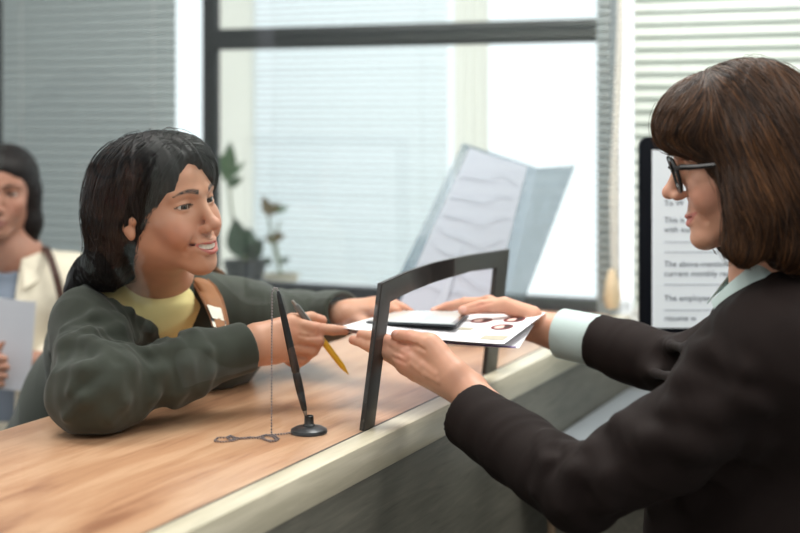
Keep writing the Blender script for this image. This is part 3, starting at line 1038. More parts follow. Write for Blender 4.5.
# ================================================================ people: shared parts
def euler_frame(yaw_dir, pitch=0.0, roll=0.0):
    """yaw_dir: horizontal facing (x, y); pitch>0 looks up; roll>0 leans to the right"""
    f = np.array([yaw_dir[0], yaw_dir[1], 0.0]); f /= np.linalg.norm(f)
    f = f * math.cos(pitch) + np.array([0, 0, math.sin(pitch)])
    R = frame_of(f)
    c, s = math.cos(roll), math.sin(roll)
    r, ff, u = R.T
    return np.stack([r * c - u * s, ff, u * c + r * s], axis=1)


class Head:
    """local axes: x to the person's right, y forward, z up; eyes at z = 0"""
    def __init__(self, R, s, anchor_local, anchor_world, smile=0.5, mouth_open=0.0, ear_dz=0.0, jaw=1.0, nose_dy=0.0, nose_dz=0.0, lid=1.0, lip_dy=0.0, tip=1.0, cor=.0265, lips=1.0):
        self.R, self.s = R, s
        self.o = np.array(anchor_world) - R @ (np.array(anchor_local) * s)
        self.smile, self.open, self.ear_dz, self.jaw, self.ndy, self.ndz, self.lid = smile, mouth_open, ear_dz, jaw, nose_dy, nose_dz, lid
        self.lip_dy, self.tip, self.cor, self.lips = lip_dy, tip, cor, lips

    def w(self, p): return self.R @ (np.array(p, float) * self.s) + self.o
    def loc(self, V): return ((V - self.o) @ self.R) / self.s

    def mouth_curve(self, x, lip=0):
        """centre line of the mouth: forward and height at sideways offset x"""
        a = np.abs(x) / (self.cor + .0015)
        y = 0.0945 + self.lip_dy - 0.022 * (self.cor / .0265) ** 1.6 * a ** 2
        z = -0.0735 + 0.0085 * self.smile * a ** 2
        return y, z

    def build(self, F_):
        F_.frame(self.R, self.o, self.s)
        J = self.jaw
        F_.ell((0, -.018, .035), (.072, .094, .077))
        F_.ell((0, .026, -.016), (.0595, .061, .070), .03)
        F_.ell((0, .047, .038), (.054, .043, .045), .02)
        for sx in (-1, 1):
            F_.cone((sx * .044 * (.5 + .5 * J), .004, -.056), (sx * .017 * J, .066, -.097), .0175, .0150, .03)
            F_.ell((sx * .0405, .056, -.029), (.0205, .022, .019), .02)
            F_.ell((sx * .030, .060, -.052), (.018, .022, .020), .02)
        F_.ell((0, .074, -.101), (.0175, .0165, .0145), .018)
        F_.ell((0, .03, -.062), (.041 * (.5 + .5 * J), .042, .040), .02)
        F_.ell((0, .072 + self.lip_dy, -.070), (.027, .0205, .022), .018)
        # brow, sockets
        for sx in (-1, 1):
            F_.cone((sx * .012, .0835, .0155), (sx * .043, .068, .018), .0085, .0075, .014)
        for sx in (-1, 1):
            F_.ell((sx * .0315, .098, -.001), (.0185, .0185, .0115), .014, sub=True)
        # nose
        ny, nz = self.ndy, self.ndz
        F_.cone((0, .0815 + ny * 2, .004), (0, .104 + ny, -.034 + nz), .0066, .0085, .012)
        F_.ell((0, .1065 + ny, -.0375 + nz), (.0098 * self.tip, .0112 * self.tip, .0092 * self.tip), .008)
        for sx in (-1, 1):
            F_.ell((sx * .0108, .0955 + ny * .6, -.0425 + nz), (.0072, .0105, .0070), .006)
        for sx in (-1, 1):
            F_.ell((sx * .0060, .1035 + ny, -.0495 + nz), (.0026, .0045, .0024), .003, sub=True)
        # lids over the eyes
        for sx in (-1, 1):
            F_.ell((sx * .0312, .0675, -.0015), (.0150, .0150, .0138), .005)
            rot = np.array(Matrix.Rotation(-sx * 0.10, 3, 'Y'))
            F_.ell((sx * .0316, .086, -.0025), (.0136, .03, .0049 * self.lid), .0015, rot=rot, sub=True)
            # crease above the lid
            F_.chain([(sx * .018, .0845, .0062), (sx * .031, .0845, .0092), (sx * .044, .077, .0058)], [.0012] * 3, .003, sub=True)
        # lips
        cor, K = self.cor, self.lips
        yc, zc = self.mouth_curve(cor)
        op = self.open
        pts = [-1, -.72, -.4, -.12, .12, .4, .72, 1]
        up, lo = [], []
        for q in pts:
            y, z = self.mouth_curve(q * cor)
            a = 1 - q * q
            up.append((q * cor, y + .0012 * a, z + .0022 + .0026 * a + op * .45 * a - (.0012 if abs(q) < .2 else 0)))
            lo.append((q * cor, y - .0005 + .001 * a, z - .0022 - .0034 * a - op * .55 * a))
        F_.chain(up, [v * K for v in (.0022, .003, .0036, .0038, .0038, .0036, .003, .0022)], .004)
        F_.chain(lo, [v * K for v in (.0022, .0034, .0044, .0048, .0048, .0044, .0034, .0022)], .004)
        gap = [(q * cor * .93, self.mouth_curve(q * cor)[0] + .004, self.mouth_curve(q * cor)[1] + .0003) for q in pts]
        for q0, q1 in zip(range(7), range(1, 8)):
            r0 = .0012 + op * .5 * (1 - pts[q0] ** 2); r1 = .0012 + op * .5 * (1 - pts[q1] ** 2)
            a0, a1 = gap[q0], gap[q1]
            for dy in (0.0, -0.006, -0.012):
                F_.cone((a0[0], a0[1] + dy, a0[2]), (a1[0], a1[1] + dy, a1[2]), r0, r1, .001, sub=True)
        # smile folds and mouth corners
        sm = self.smile
        if sm > 0.2:
            for sx in (-1, 1):
                F_.chain([(sx * .0185, .0955, -.043), (sx * .030, .086, -.058), (sx * .0365, .073, -.076)], [.0022, .0028, .002], .009 , sub=True)
                F_.ell((sx * .0405, .0645, -.044), (.013, .014, .014), .014)
                F_.ell((sx * (cor + .003), yc + .001, zc), (.0018, .003, .0022), .006, sub=True)
        F_.ell((0, .0985, -.0905), (.016, .006, .0035), .008, sub=True)
        F_.ell((0, .1035, -.0585), (.0032, .004, .008), .006, sub=True)
        # ears
        dz = self.ear_dz
        for sx in (-1, 1):
            rot = np.array(Matrix.Rotation(sx * 0.32, 3, 'Z')) @ np.array(Matrix.Rotation(0.2, 3, 'X'))
            F_.ell((sx * .0755, -.012, -.008 + dz), (.0062, .0175, .030), .006, rot=rot)
            F_.ell((sx * .0745, -.004, -.036 + dz), (.0055, .0085, .0105), .006)
            F_.ell((sx * .083, -.006, -.010 + dz), (.0045, .0095, .0165), .005, rot=rot, sub=True)
            F_.ell((sx * .073, .004, -.014 + dz), (.006, .006, .008), .006)
        return F_

    def colors(self, V, skin, lip, brow_c, cheek, lash=(0.02, 0.015, 0.012)):
        q = self.loc(V)
        x, y, z = q.T
        ax = np.abs(x)
        c = np.tile(np.array(skin[:3]), (len(V), 1))
        n = vnoise(q * 90)[:, None] * 0.04 + vnoise(q * 25)[:, None] * 0.05
        c = c * (1 + n)
        def blend(m, col):
            m = np.clip(m, 0, 1)[:, None]
            return c * (1 - m) + np.array(col[:3]) * m
        face = (y > 0.02)
        # cheeks, nose tip a little redder
        d = np.sqrt(((ax - .042) / .024) ** 2 + ((y - .065) / .03) ** 2 + ((z + .042) / .022) ** 2)
        c = blend(np.exp(-d * d) * 0.5, cheek)
        d = np.sqrt((x / .014) ** 2 + ((y - .11) / .02) ** 2 + ((z + .04) / .014) ** 2)
        c = blend(np.exp(-d * d) * 0.35, cheek)
        # lips
        yc, zc = self.mouth_curve(np.clip(x, -.034, .034))
        a = np.clip(1 - (x / (self.cor + .001)) ** 2, 0, 1)
        hu = .0012 + .0062 * a + self.open * .45 * a; hl = .0012 + .0084 * a + self.open * .55 * a
        dz = z - zc
        m = np.where(dz > 0, (hu - dz) / .0014, (hl + dz) / .0016) * (ax < self.cor + .002) * (y > .06)
        c = blend(np.clip(m, 0, 1) * 0.85, lip)
        # brows
        t = np.clip((ax - .013) / .037, 0, 1)
        bz = .0165 + .0075 * np.sin(np.pi * (t * .75 + .05)) - .004 * t
        th = .0050 * (1 - .65 * t ** 1.5)
        m = (th - np.abs(z - bz)) / .0016 * ((ax > .0115) & (ax < .051)) * face
        m = np.clip(m, 0, 1) * np.clip(.86 + .4 * vnoise(q * np.array([260, 260, 700])), 0, 1)
        c = blend(m, brow_c)
        # lash line: the thin upper rim of each lid
        ex = (ax - .0316) / .0140; ez = (z + .0025) / (.0056 * self.lid)
        e = ex * ex + ez * ez
        m = ((e > .60) & (e < 1.35) & (z > -.0022) & (y > .06)) * 1.0
        c = blend(m * 0.95, lash)
        m = ((e > .7) & (e < 1.35) & (z <= -.0022) & (y > .06)) * 1.0
        c = blend(m * 0.35, lash)
        # nostrils
        d = np.sqrt(((ax - .0062) / .004) ** 2 + ((y - .1035 - self.ndy) / .006) ** 2 + ((z + .0495 - self.ndz) / .0032) ** 2)
        c = blend(np.clip(1.3 - d, 0, 1) * .45, (0.16, 0.06, 0.045))
        return c

    def eyes(self, parent, gaze, iris=(0.045, 0.022, 0.012)):
        """gaze: local direction"""
        g = np.array(gaze, float); g /= np.linalg.norm(g)
        for sx in (-1, 1):
            c = self.w((sx * .0312, .0678, -.0018))
            gw = self.R @ g
            Rz = Vector(gw).to_track_quat('Z', 'Y').to_matrix().to_4x4()
            angs = [0, 7, 10, 11, 18, 27, 29.5, 32, 40, 60, 90, 130, 180]
            r = .0128 * self.s
            prof = [(r * math.sin(math.radians(a)) if 0 < a < 180 else 0.0, r * math.cos(math.radians(a)) * (1.0 if a > 27 else 1.0)) for a in angs]
            mb = MB(); mb.lathe(prof, 32, Matrix.Translation(Vector(c)) @ Rz)
            mb.bm.verts.ensure_lookup_table()
            me_cols = []
            for v in mb.bm.verts:
                d = (v.co - Vector(c)).normalized().dot(Vector(gw)); an = math.degrees(math.acos(max(-1, min(1, d))))
                if an < 10.5: col = (0.004, 0.004, 0.004)
                elif an < 29: col = iris
                elif an < 31: col = tuple(v_ * .5 for v_ in iris)
                else: col = (0.62, 0.57, 0.54)
                me_cols.append(col)
            o = mb.build('eye', M['eye'], parent, keep=True)
            a = o.data.color_attributes.new('Col', 'FLOAT_COLOR', 'POINT')
            for i, col in enumerate(me_cols): a.data[i].color = (*col, 1)


M['skin'] = attr_mat('skin', rough=0.46, sss=0.12, bump=0.12, bscale=420, spec=0.4)
M['eye'] = attr_mat('eye_surface', rough=0.08, spec=0.6)
M['hairmat'] = attr_mat('hair_strands', rough=0.42, spec=0.35)
M['hairbase'] = attr_mat('hair_mass', rough=0.55, spec=0.25)
M['teeth'] = mat('teeth', srgb(232, 224, 210), 0.25, var=0.02)


def fabric(name, col, rough=0.85, sheen=0.2, bump=0.35, bscale=900, var=0.1):
    m = mat(name, col, rough, var=var, scale=25, bump=bump, bscale=bscale)
    b = m.node_tree.nodes['Principled BSDF']
    b.inputs['Sheen Weight'].default_value = sheen; b.inputs['Sheen Roughness'].default_value = 0.5
    b.inputs['Specular IOR Level'].default_value = 0.2
    return m


def wrinkles(segs, clear=0.3):
    """cloth folds running round the limbs: segs = (a, b, radius of influence, amplitude, folds per metre, bend)"""
    S = []
    for a, b, rad, amp, fr, tw in segs:
        a, b = np.array(a, float), np.array(b, float)
        ax = b - a; L = np.linalg.norm(ax); ax = ax / L
        p1 = np.cross(ax, [0.2, 0.1, 1.0]); p1 /= np.linalg.norm(p1); p2 = np.cross(ax, p1)
        S.append((a, ax, L, p1, p2, rad, amp, fr, tw))
    def disp(p, d):
        out = np.zeros(len(p))
        near = np.abs(d) < 0.03
        if not near.any(): return out
        q = p[near]; r = np.zeros(len(q))
        for a, ax, L, p1, p2, rad, amp, fr, tw in S:
            v = q - a
            h = v @ ax
            hc = np.clip(h, 0, L)
            dist = np.linalg.norm(v - hc[:, None] * ax, axis=1)
            m = np.clip(1.6 - dist / rad * 0.8, 0, 1)
            m = m * np.clip(1 - (h - L) / .035, 0, 1)
            if not m.any(): continue
            x1, x2 = v @ p1, v @ p2
            u = np.stack([h * fr + x1 * tw * fr, x1 * fr * 0.22, x2 * fr * 0.22], 1)
            n = 1 - np.abs(vnoise(u)) * 2.4
            n2 = 1 - np.abs(vnoise(u * 2.1 + 7.3)) * 2.4
            r += m * amp * (0.7 * n + 0.3 * n2)
        out[near] = r
        return out
    return disp


def pixel_ridges(fld, lines, base=None):
    """folds whose crests run along the given picture lines, laid on the cloth where it is"""
    src = base or fld
    found = []
    for pts, rad, k, sub in lines:
        w_ = []
        for q in pts:
            h = src.ray(*q)
            if h is not None: w_.append(h + np.array([h[0], h[1], h[2] - EYE]) / np.linalg.norm([h[0], h[1], h[2] - EYE]) * (0 if sub else rad * .5))
        if len(w_) > 1: found.append((w_, rad, k, sub))
    fld.frame()
    for w_, rad, k, sub in found:
        n = len(w_)
        rs = [rad * (0.35 + 0.65 * math.sin(math.pi * (i + 0.5) / n)) for i in range(n)]
        fld.chain(w_, rs, k, sub=sub)


def finger(F_, pts, rs, k=0.003):
    for i in range(len(pts) - 1):
        F_.cone(pts[i], pts[i + 1], rs[i], rs[i + 1], 0.008 if i == 0 else k)
    # pad of the tip
    return F_


def shoe_pair(root, pts, m, label=None):
    for (p, d) in pts:
        f_ = Field()
        R = frame_of((d[0], d[1], 0))
        f_.frame(R, (p[0], p[1], 0))
        f_.ell((0, .09, .028), (.042, .09, .034)); f_.ell((0, -.03, .04), (.036, .06, .05), .03)
        f_.half((0, 0, 0.001), (0, 0, -1))
        me = f_.mesh('shoe', (p[0] - .22, p[1] - .22, -0.01), (p[0] + .22, p[1] + .22, .12), .006)
        link('shoe', me, m, root, keep=True)


def flush(c, V, spots, col, w=.45):
    """fingertips and knuckles are a little redder than the back of the hand"""
    for q, r in spots:
        d = np.linalg.norm(V - q, axis=1) / r
        m = (np.exp(-d * d * 1.2) * w)[:, None]
        c = c * (1 - m) + np.array(col[:3]) * m
    return c
# ================================================================ the visitor at the counter
V_root = empty('person', (-0.78, 2.92, 0.0))
tag(V_root, 'smiling person with long black hair in a dark grey-green sweatshirt leaning on the counter', 'person')
th = math.radians(57)
VH = Head(euler_frame((math.sin(th), -math.cos(th)), math.radians(3.5), math.radians(8)), 1.03, (0, .078, -.002), P(197.5, 203, 2.345), smile=1.15, mouth_open=.0072, lid=0.74, jaw=.8)
Rsh, Lsh = P(95, 325, 2.44), P(246, 318, 2.64)
Rel, Lel = P(92, 397, 2.235), P(300, 322, 2.84)
Rwr, Lwr = P(254, 346, 2.405), P(350, 314, 2.69)
neckb = np.array([-.443, 2.55, 1.302])

b = VH.build(Field())
b.frame()
b.cone(VH.w((0, -.028, -.055)), neckb + np.array([.004, -.004, 0]), .053, .052, .03)
b.cone(VH.w((0, .0, -.07)), neckb + np.array([.008, -.012, -.005]), .04, .045, .03)
b.cone(neckb + np.array([0, 0, -.045]), Rsh, .034, .032, .03); b.cone(neckb + np.array([0, 0, -.045]), Lsh, .034, .032, .03)
b.cone(neckb, (-.50, 2.68, 1.15), .07, .10, .04)
b.chain([Rsh, Rel, Rwr], [.042, .036, .0265], .02)
b.chain([Lsh, Lel, Lwr], [.042, .036, .0265], .02)
# right hand: back towards us, index laid on the form, pen between thumb and index
rm = [P(290, 323, 2.44), P(291, 334, 2.435), P(290, 345, 2.44), P(285, 354, 2.45)]
for q, a in zip(rm, (.0145, .0145, .0145, .0135)):
    b.cone(Rwr + np.array([.005, .004, (q[2] - Rwr[2]) * .55]), q, .019, a, .016)
b.cone(Rwr, P(275, 348, 2.425), .0265, .022, .02)
finger(b, [rm[0], P(316, 328.5, 2.45), P(333, 330, 2.464), P(345, 330.5, 2.474)], [.0118, .0105, .0092, .0078])
finger(b, [rm[1], P(318, 341, 2.448), P(313, 351, 2.468), P(301, 351, 2.478)], [.0122, .0108, .0095, .0082])
finger(b, [rm[2], P(312, 351, 2.452), P(305, 358, 2.47), P(295, 356, 2.48)], [.0118, .0102, .009, .008])
finger(b, [rm[3], P(302, 360, 2.457), P(296, 365, 2.472), P(288, 361, 2.482)], [.0108, .0092, .0082, .0072])
finger(b, [P(268, 334, 2.425), P(292, 321, 2.468), P(311, 318, 2.485), P(322, 320.5, 2.489)], [.0165, .0135, .0112, .009])
# left hand resting on the far edge of the form
lm = [P(373, 311, 2.655), P(376, 307, 2.672), P(377, 305, 2.688), P(374, 304.5, 2.70)]
for q in lm: b.cone(Lwr + np.array([0, (q[1] - 2.68) * .5, 0]), q, .018, .0132, .016)
finger(b, [lm[0], P(388, 307.5, 2.65), P(396, 311, 2.645), P(400, 315, 2.642)], [.0115, .0102, .009, .0078])
finger(b, [lm[1], P(394, 305, 2.665), P(404, 309, 2.66), P(411, 312.5, 2.656)], [.0115, .0102, .009, .0076])
finger(b, [lm[2], P(392, 303, 2.682), P(401, 307, 2.676), P(407, 311, 2.672)], [.011, .0098, .0086, .0075])
finger(b, [lm[3], P(386, 303, 2.70), P(393, 306, 2.695), P(397, 309, 2.69)], [.010, .0088, .0078, .007])
finger(b, [P(356, 318, 2.665), P(368, 326, 2.64), P(379, 331, 2.63), P(388, 333, 2.62)], [.0155, .0128, .011, .009])

pixel_ridges(b, [
    ([(300, 335.5), (308, 337), (318, 336.5)], .0022, .004, True),
    ([(298, 345), (306, 346), (314, 346)], .0018, .004, True),
    ([(294, 354), (300, 355), (308, 355)], .0016, .004, True),
    ([(382, 306), (390, 305.5)], .0015, .003, True),
])
skinV = srgb(198, 145, 118); lipV = srgb(176, 92, 88); browV = srgb(40, 30, 28); cheekV = srgb(208, 132, 112)
me = b.mesh('body', (-.75, 2.1, 1.0), (.08, 2.95, 1.62), .0017, lambda V: flush(VH.colors(V, skinV, lipV, browV, cheekV), V, [(q, .014) for q in (P(345, 330.5, 2.474), P(322, 320.5, 2.489), P(318, 341, 2.448), P(316, 328, 2.45), P(400, 315, 2.642), P(411, 312, 2.656), P(290, 330, 2.43))], cheekV))
link('body', me, M['skin'], V_root, keep=True)
VH.eyes(V_root, (.22, 1, -.10))
# teeth: a curved row behind the lips
tm = MB()
def teeth_fn(u, v):
    x = (u - .5) * .042
    y, z = VH.mouth_curve(x)
    bulge = .0006 * abs(math.sin(u * math.pi * 8))
    return VH.w((x, y - .0022 + bulge, z + .0052 - v * .0080))
tm.grid(teeth_fn, 64, 6).build('teeth', M['teeth'], V_root, keep=True, solid=-0.002)

# ---- hair
HB = srgb(27, 24, 26)
h = Field(); h.frame(VH.R, VH.o, VH.s)
h.ell((0, -.024, .034), (.083, .104, .081))
h.ell((0, -.045, -.01), (.078, .075, .085), .04)
h.cone((.022, -.075, -.03), (.035, -.095, -.085), .058, .038, .04)
h.cone((-.02, -.07, -.02), (-.01, -.085, -.08), .055, .036, .04)
h.ell((.004, .026, .058), (.066, .068, .054), .03)
h.ell((-.034, .040, .043), (.035, .044, .048), .03)
h.frame()
hb = VH.w((.035, -.105, -.095))
h.cone(hb, P(86, 274, 2.54), .036, .026, .03)
h.cone(P(90, 270, 2.52), P(74, 290, 2.52), .030, .018, .02)
h.cone(P(142, 300, 2.38), P(118, 304, 2.52), .034, .036, .012, sub=True)
h.frame(VH.R, VH.o, VH.s)
# locks in front of the shoulder, behind the ear
h.cone((.070, -.045, -.03), (.066, -.075, -.09), .018, .012, .02)
# face window: forehead arch, temples swept back over the top of the ear
h.ell((.004, .116, -.050), (.0600, .088, .088), .010, sub=True)
h.cone((.010, .100, .008), (.019, .094, .064), .050, .013, .010, sub=True)
h.cone((.034, .10, .0), (.050, .075, -.012), .030, .022, .012, sub=True)
h.ell((.062, .056, -.078), (.05, .052, .074), .012, sub=True)
h.ell((-.062, .060, -.085), (.05, .050, .074), .012, sub=True)
h.ell((.084, .006, -.046), (.022, .016, .022), .010, sub=True)
h.ell((0, .03, -.125), (.09, .092, .07), .02, sub=True)
# parting
h.chain([(.019, .098, .074), (.018, .035, .122), (.012, -.04, .127)], [.0035, .0035, .002], .008, sub=True)
def hair_groove(p, d):
    q = VH.loc(p); o = np.zeros(len(p)); m = np.abs(d) < .02
    qq = q[m]; ang = np.arctan2(qq[:, 0], -qq[:, 1] - .02)
    u = np.stack([ang * 16, qq[:, 2] * 7 + np.abs(ang), np.zeros(len(qq))], 1)
    o[m] = .0032 * vnoise(u) + .0014 * vnoise(u * 2.7) + .0045 * vnoise(qq * np.array([18, 18, 26]) + 3.1) * np.clip(.3 - qq[:, 2] * 6, 0, 1)
    return o
h.disp = hair_groove
me = h.mesh('hair', (-.75, 2.2, 1.15), (-.2, 2.75, 1.64), .0026, lambda V: np.tile(np.array(HB[:3]), (len(V), 1)) * (1 + .25 * vnoise(VH.loc(V) * 60))[:, None])
hv = np.empty(len(me.vertices) * 3, np.float32); me.vertices.foreach_get('co', hv); hv = hv.reshape(-1, 3).astype(float)
hair = link('hair', me, M['hairbase'], V_root, keep=True)
h.disp = None
ql = VH.loc(hv)
front = (hv[:, 1] < VH.o[1] + .10)
idx = RNG.choice(np.nonzero(front)[0], 4200)
p0 = hv[idx] + RNG.normal(0, .001, (len(idx), 3))
def vdir(p, t):
    q = VH.loc(p); n = len(p)
    top = np.clip((q[:, 2] - .01) / .09, 0, 1)
    sgn = np.where(q[:, 0] - .018 > 0, 1.0, -1.0)
    frontal = np.clip((q[:, 1] - .02) / .06, 0, 1)
    v = np.stack([sgn * (.9 * top), -.55 - .5 * frontal * (1 - top), -.75 - .9 * (1 - top) + 0 * sgn], 1)
    lowd = np.clip((-q[:, 2] - .02) / .08, 0, 1)[:, None]
    v = v * (1 - lowd) + np.array([0.05, -.25, -1.0]) * lowd
    return v @ VH.R.T
L_ = RNG.uniform(.06, .16, len(p0))
paths = flow(h, p0, vdir, 12, L_ / 12, RNG.uniform(-.0006, .0022, len(p0)))
def on_brow(paths):
    q = VH.loc(paths.reshape(-1, 3)); x, y, z = q.T
    bad = (y > .058) & (z < .066 - np.abs(x - .019) * .95) & (z > -.11)
    return bad.reshape(paths.shape[:2]).any(1)
ok_ = ~on_brow(paths); paths = paths[ok_]; p0 = p0[ok_]
cols = np.array(srgb(26, 25, 27)[:3]) * RNG.uniform(.4, 1.5, (len(p0), 1))
link('hair_strands', hair_strands('hair_strands', paths, .0006, .0003, cols), M['hairmat'], hair, keep=True)
idx = RNG.choice(np.nonzero(front)[0], 420); p0 = hv[idx]
wob = RNG.normal(0, .35, (len(p0), 3))
paths = flow(h, p0, lambda p, t: vdir(p, t) + wob * (1 + 1.2 * math.sin(t * 9)), 14, RNG.uniform(.07, .17, len(p0)) / 14, RNG.uniform(.001, .007, len(p0)))
paths = paths[(VH.loc(paths.reshape(-1, 3))[:, 1].reshape(paths.shape[:2]) < .055).all(1)]; p0 = paths[:, 0]
link('hair_strands', hair_strands('hair_strands', paths, .0005, .0002, np.tile(np.array(srgb(24, 22, 24)[:3]), (len(p0), 1))), M['hairmat'], hair, keep=True)

# ---- yellow t-shirt
M['tee'] = fabric('yellow_jersey', srgb(246, 230, 164), 0.9, 0.1, 0.2, 1200, var=0.03)
def torso(F_, g):
    """the upper body grown by g"""
    F_.frame()
    F_.cone((-.545, 2.62, 1.165), (-.37, 2.67, 1.175), .092 + g, .095 + g, .03)
    F_.cone((-.46, 2.62, 1.23), neckb + np.array([0, .0, -.025]), .085 + g, .058 + g, .04)
    F_.cone((-.46, 2.64, 1.19), (-.585, 2.81, 1.03), .12 + g, .13 + g, .05)
    F_.cone((-.585, 2.81, 1.03), (-.68, 2.87, .86), .13 + g, .135 + g, .04)
    F_.cone(neckb + np.array([-.01, .005, -.030]), Rsh, .050 + g, .042 + g, .05)
    F_.cone(neckb + np.array([.01, .01, -.035]), Lsh, .045 + g, .042 + g, .05)
    return F_
t = torso(Field(), .004)
nk = VH.w((0, -.01, -.075))
t.cone(neckb + np.array([.004, -.008, .006]), neckb + np.array([.004, -.012, -.035]), .068, .084, .02)
t.cone(neckb + np.array([.006, -.014, .022]), neckb + np.array([.01, -.022, .10]), .060, .064, .002, sub=True)
t.half((0, 0, .95), (0, 0, -1))
t.disp = wrinkles([(neckb, (-.46, 2.6, 1.15), .12, .0025, 22, .5)])
me = t.mesh('t_shirt', (-.80, 2.3, .94), (-.1, 3.0, 1.40), .0032)
tee = link('t_shirt', me, M['tee'], V_root, keep=True)
# neck rib
rb = MB(); ring = []
for i in range(49):
    a = 2 * math.pi * i / 48
    dv = np.array([math.cos(a), math.sin(a), 0]); fr_ = dv @ np.array([.56, -.83, 0])
    ring.append(neckb + np.array([.006, -.012, .016 - .012 * fr_]) + .0655 * dv)
rb.tube(ring, .0045, 8, cap=False).build('neck_rib', M['tee'], tee, keep=True)

# ---- sweatshirt
M['sweat'] = fabric('grey_green_sweat_fabric', srgb(58, 62, 55), 0.9, 0.15, 0.3, 1100, var=0.09)
M['sweat_rib'] = fabric('grey_green_rib', srgb(66, 69, 64), 0.9, 0.3, 0.5, 700, var=0.09)
w = torso(Field(), .018)
cuffR = P(247, 347, 2.395); axR = cuffR - Rel; axR = axR / np.linalg.norm(axR)
cuffL = P(344, 313, 2.70); axL = cuffL - Lel; axL = axL / np.linalg.norm(axL)
w.chain([Rsh, Rel], [.064, .057], .05)
w.cone(Rel, P(180, 368, 2.335), .058, .051, .03)
w.cone(P(180, 368, 2.335), P(205, 358, 2.36), .051, .047, .02)
w.cone(P(208, 358, 2.36), cuffR + axR * .01, .0435, .0435, .010)
w.chain([Lsh, Lel], [.060, .056], .04)
w.cone(Lel, cuffL - axL * .04, .052, .046, .03)
w.cone(cuffL - axL * .04, cuffL + axL * .01, .0435, .0435, .01)
w.clip(cuffR, axR, cuffR, .09, .003); w.clip(cuffL, axL, cuffL, .08, .003)
w.cone(cuffR - axR * .03, cuffR + axR * .05, .034, .034, .003, sub=True)
w.cone(cuffL - axL * .03, cuffL + axL * .05, .034, .034, .003, sub=True)
w.half((0, 0, .90), (0, 0, -1))
# nothing sinks into the counter top
w.func(lambda p: np.maximum(np.maximum(p[:, 2] - (CT + .0012), ((p - N0) @ NL) - .534), CT - .04 - p[:, 2]), (-.5, 2.4, CT - .02), .6, .004, sub=True)
# neck opening, a deep V
A_, B_, D_ = P(101, 290, 2.5), P(178, 342, 2.5), P(187, 288, 2.5)
vdirn = np.array([-.16, 1, -.12]); vdirn /= np.linalg.norm(vdirn)
n1 = np.cross(B_ - A_, vdirn); n1 /= np.linalg.norm(n1); n1 = n1 if n1[2] < 0 else -n1     # below the near edge
n2 = np.cross(D_ - B_, vdirn); n2 /= np.linalg.norm(n2); n2 = n2 if n2[0] > 0 else -n2
w.func(lambda p: np.maximum(np.maximum((p - A_) @ n1, (p - B_) @ n2), p[:, 1] - 2.60), (-.42, 2.45, 1.30), .3, .006, sub=True)
w.cone(neckb + np.array([.005, -.01, .005]), neckb + np.array([.0, .0, .12]), .062, .074, .006, sub=True)
base = Field(); base.ops = list(w.ops)
w.disp = wrinkles([(Rsh, Rel, .09, .0078, 17, .9), (Rel, P(205, 360, 2.36), .06, .0075, 17, .8), (Lsh, Lel, .08, .0035, 26, .4), (Lel, cuffL - axL * .06, .06, .003, 28, .3), ((-.46, 2.6, 1.25), (-.6, 2.82, 1.0), .17, .004, 13, .8)])
pixel_ridges(w, [
    ([(52, 350), (70, 345), (92, 346), (112, 352)], .010, .014, False),
    ([(58, 372), (66, 350), (90, 334), (118, 330), (135, 342)], .008, .014, False),
    ([(64, 330), (92, 318), (118, 322), (138, 340)], .007, .014, False),
    ([(125, 350), (128, 375), (120, 400), (108, 418)], .008, .016, False),
    ([(152, 348), (158, 372), (152, 396), (142, 412)], .008, .016, False),
    ([(176, 346), (184, 366), (180, 390), (172, 404)], .007, .014, False),
    ([(196, 336), (206, 352), (208, 372), (204, 388)], .008, .012, False),
    ([(120, 345), (146, 352), (176, 350)], .008, .016, False),
    ([(96, 352), (112, 376), (104, 410)], .009, .018, False),
    ([(70, 392), (84, 372), (108, 362)], .008, .018, False),
    ([(66, 418), (84, 400), (110, 388), (130, 366)], .008, .018, False),
    ([(110, 298), (130, 312), (150, 330)], .005, .012, False),
], base)
me = w.mesh('sweatshirt', (-.86, 2.08, .88), (.02, 3.05, 1.42), .0034)
sw = link('sweatshirt', me, M['sweat'], V_root, keep=True)
# trousers, shoes
M['denim'] = fabric('dark_denim', srgb(46, 52, 64), 0.85)
g = Field()
g.cone((-.68, 2.87, .90), (-.70, 2.89, .84), .135, .14, .03)
for s_ in (-1, 1):
    hp = np.array([-.70, 2.89, .82]) + s_ * .075 * U
    g.chain([hp, hp + np.array([-.03, .02, -.36]), hp + np.array([-.06, .03, -.76])], [.088, .066, .05], .03)
g.half((0, 0, .055), (0, 0, -1)); g.half((0, 0, .93), (0, 0, 1))
me = g.mesh('trousers', (-1.0, 2.6, .03), (-.5, 3.15, .96), .009)
link('trousers', me, M['denim'], V_root, keep=True)
M['shoe'] = mat('dark_shoe', srgb(40, 38, 38), 0.5)
fb_ = -NL[:2]
shoe_pair(V_root, [((-.76 + s_ * .075 * U[0], 2.92 + s_ * .075 * U[1]), fb_) for s_ in (-1, 1)], M['shoe'])

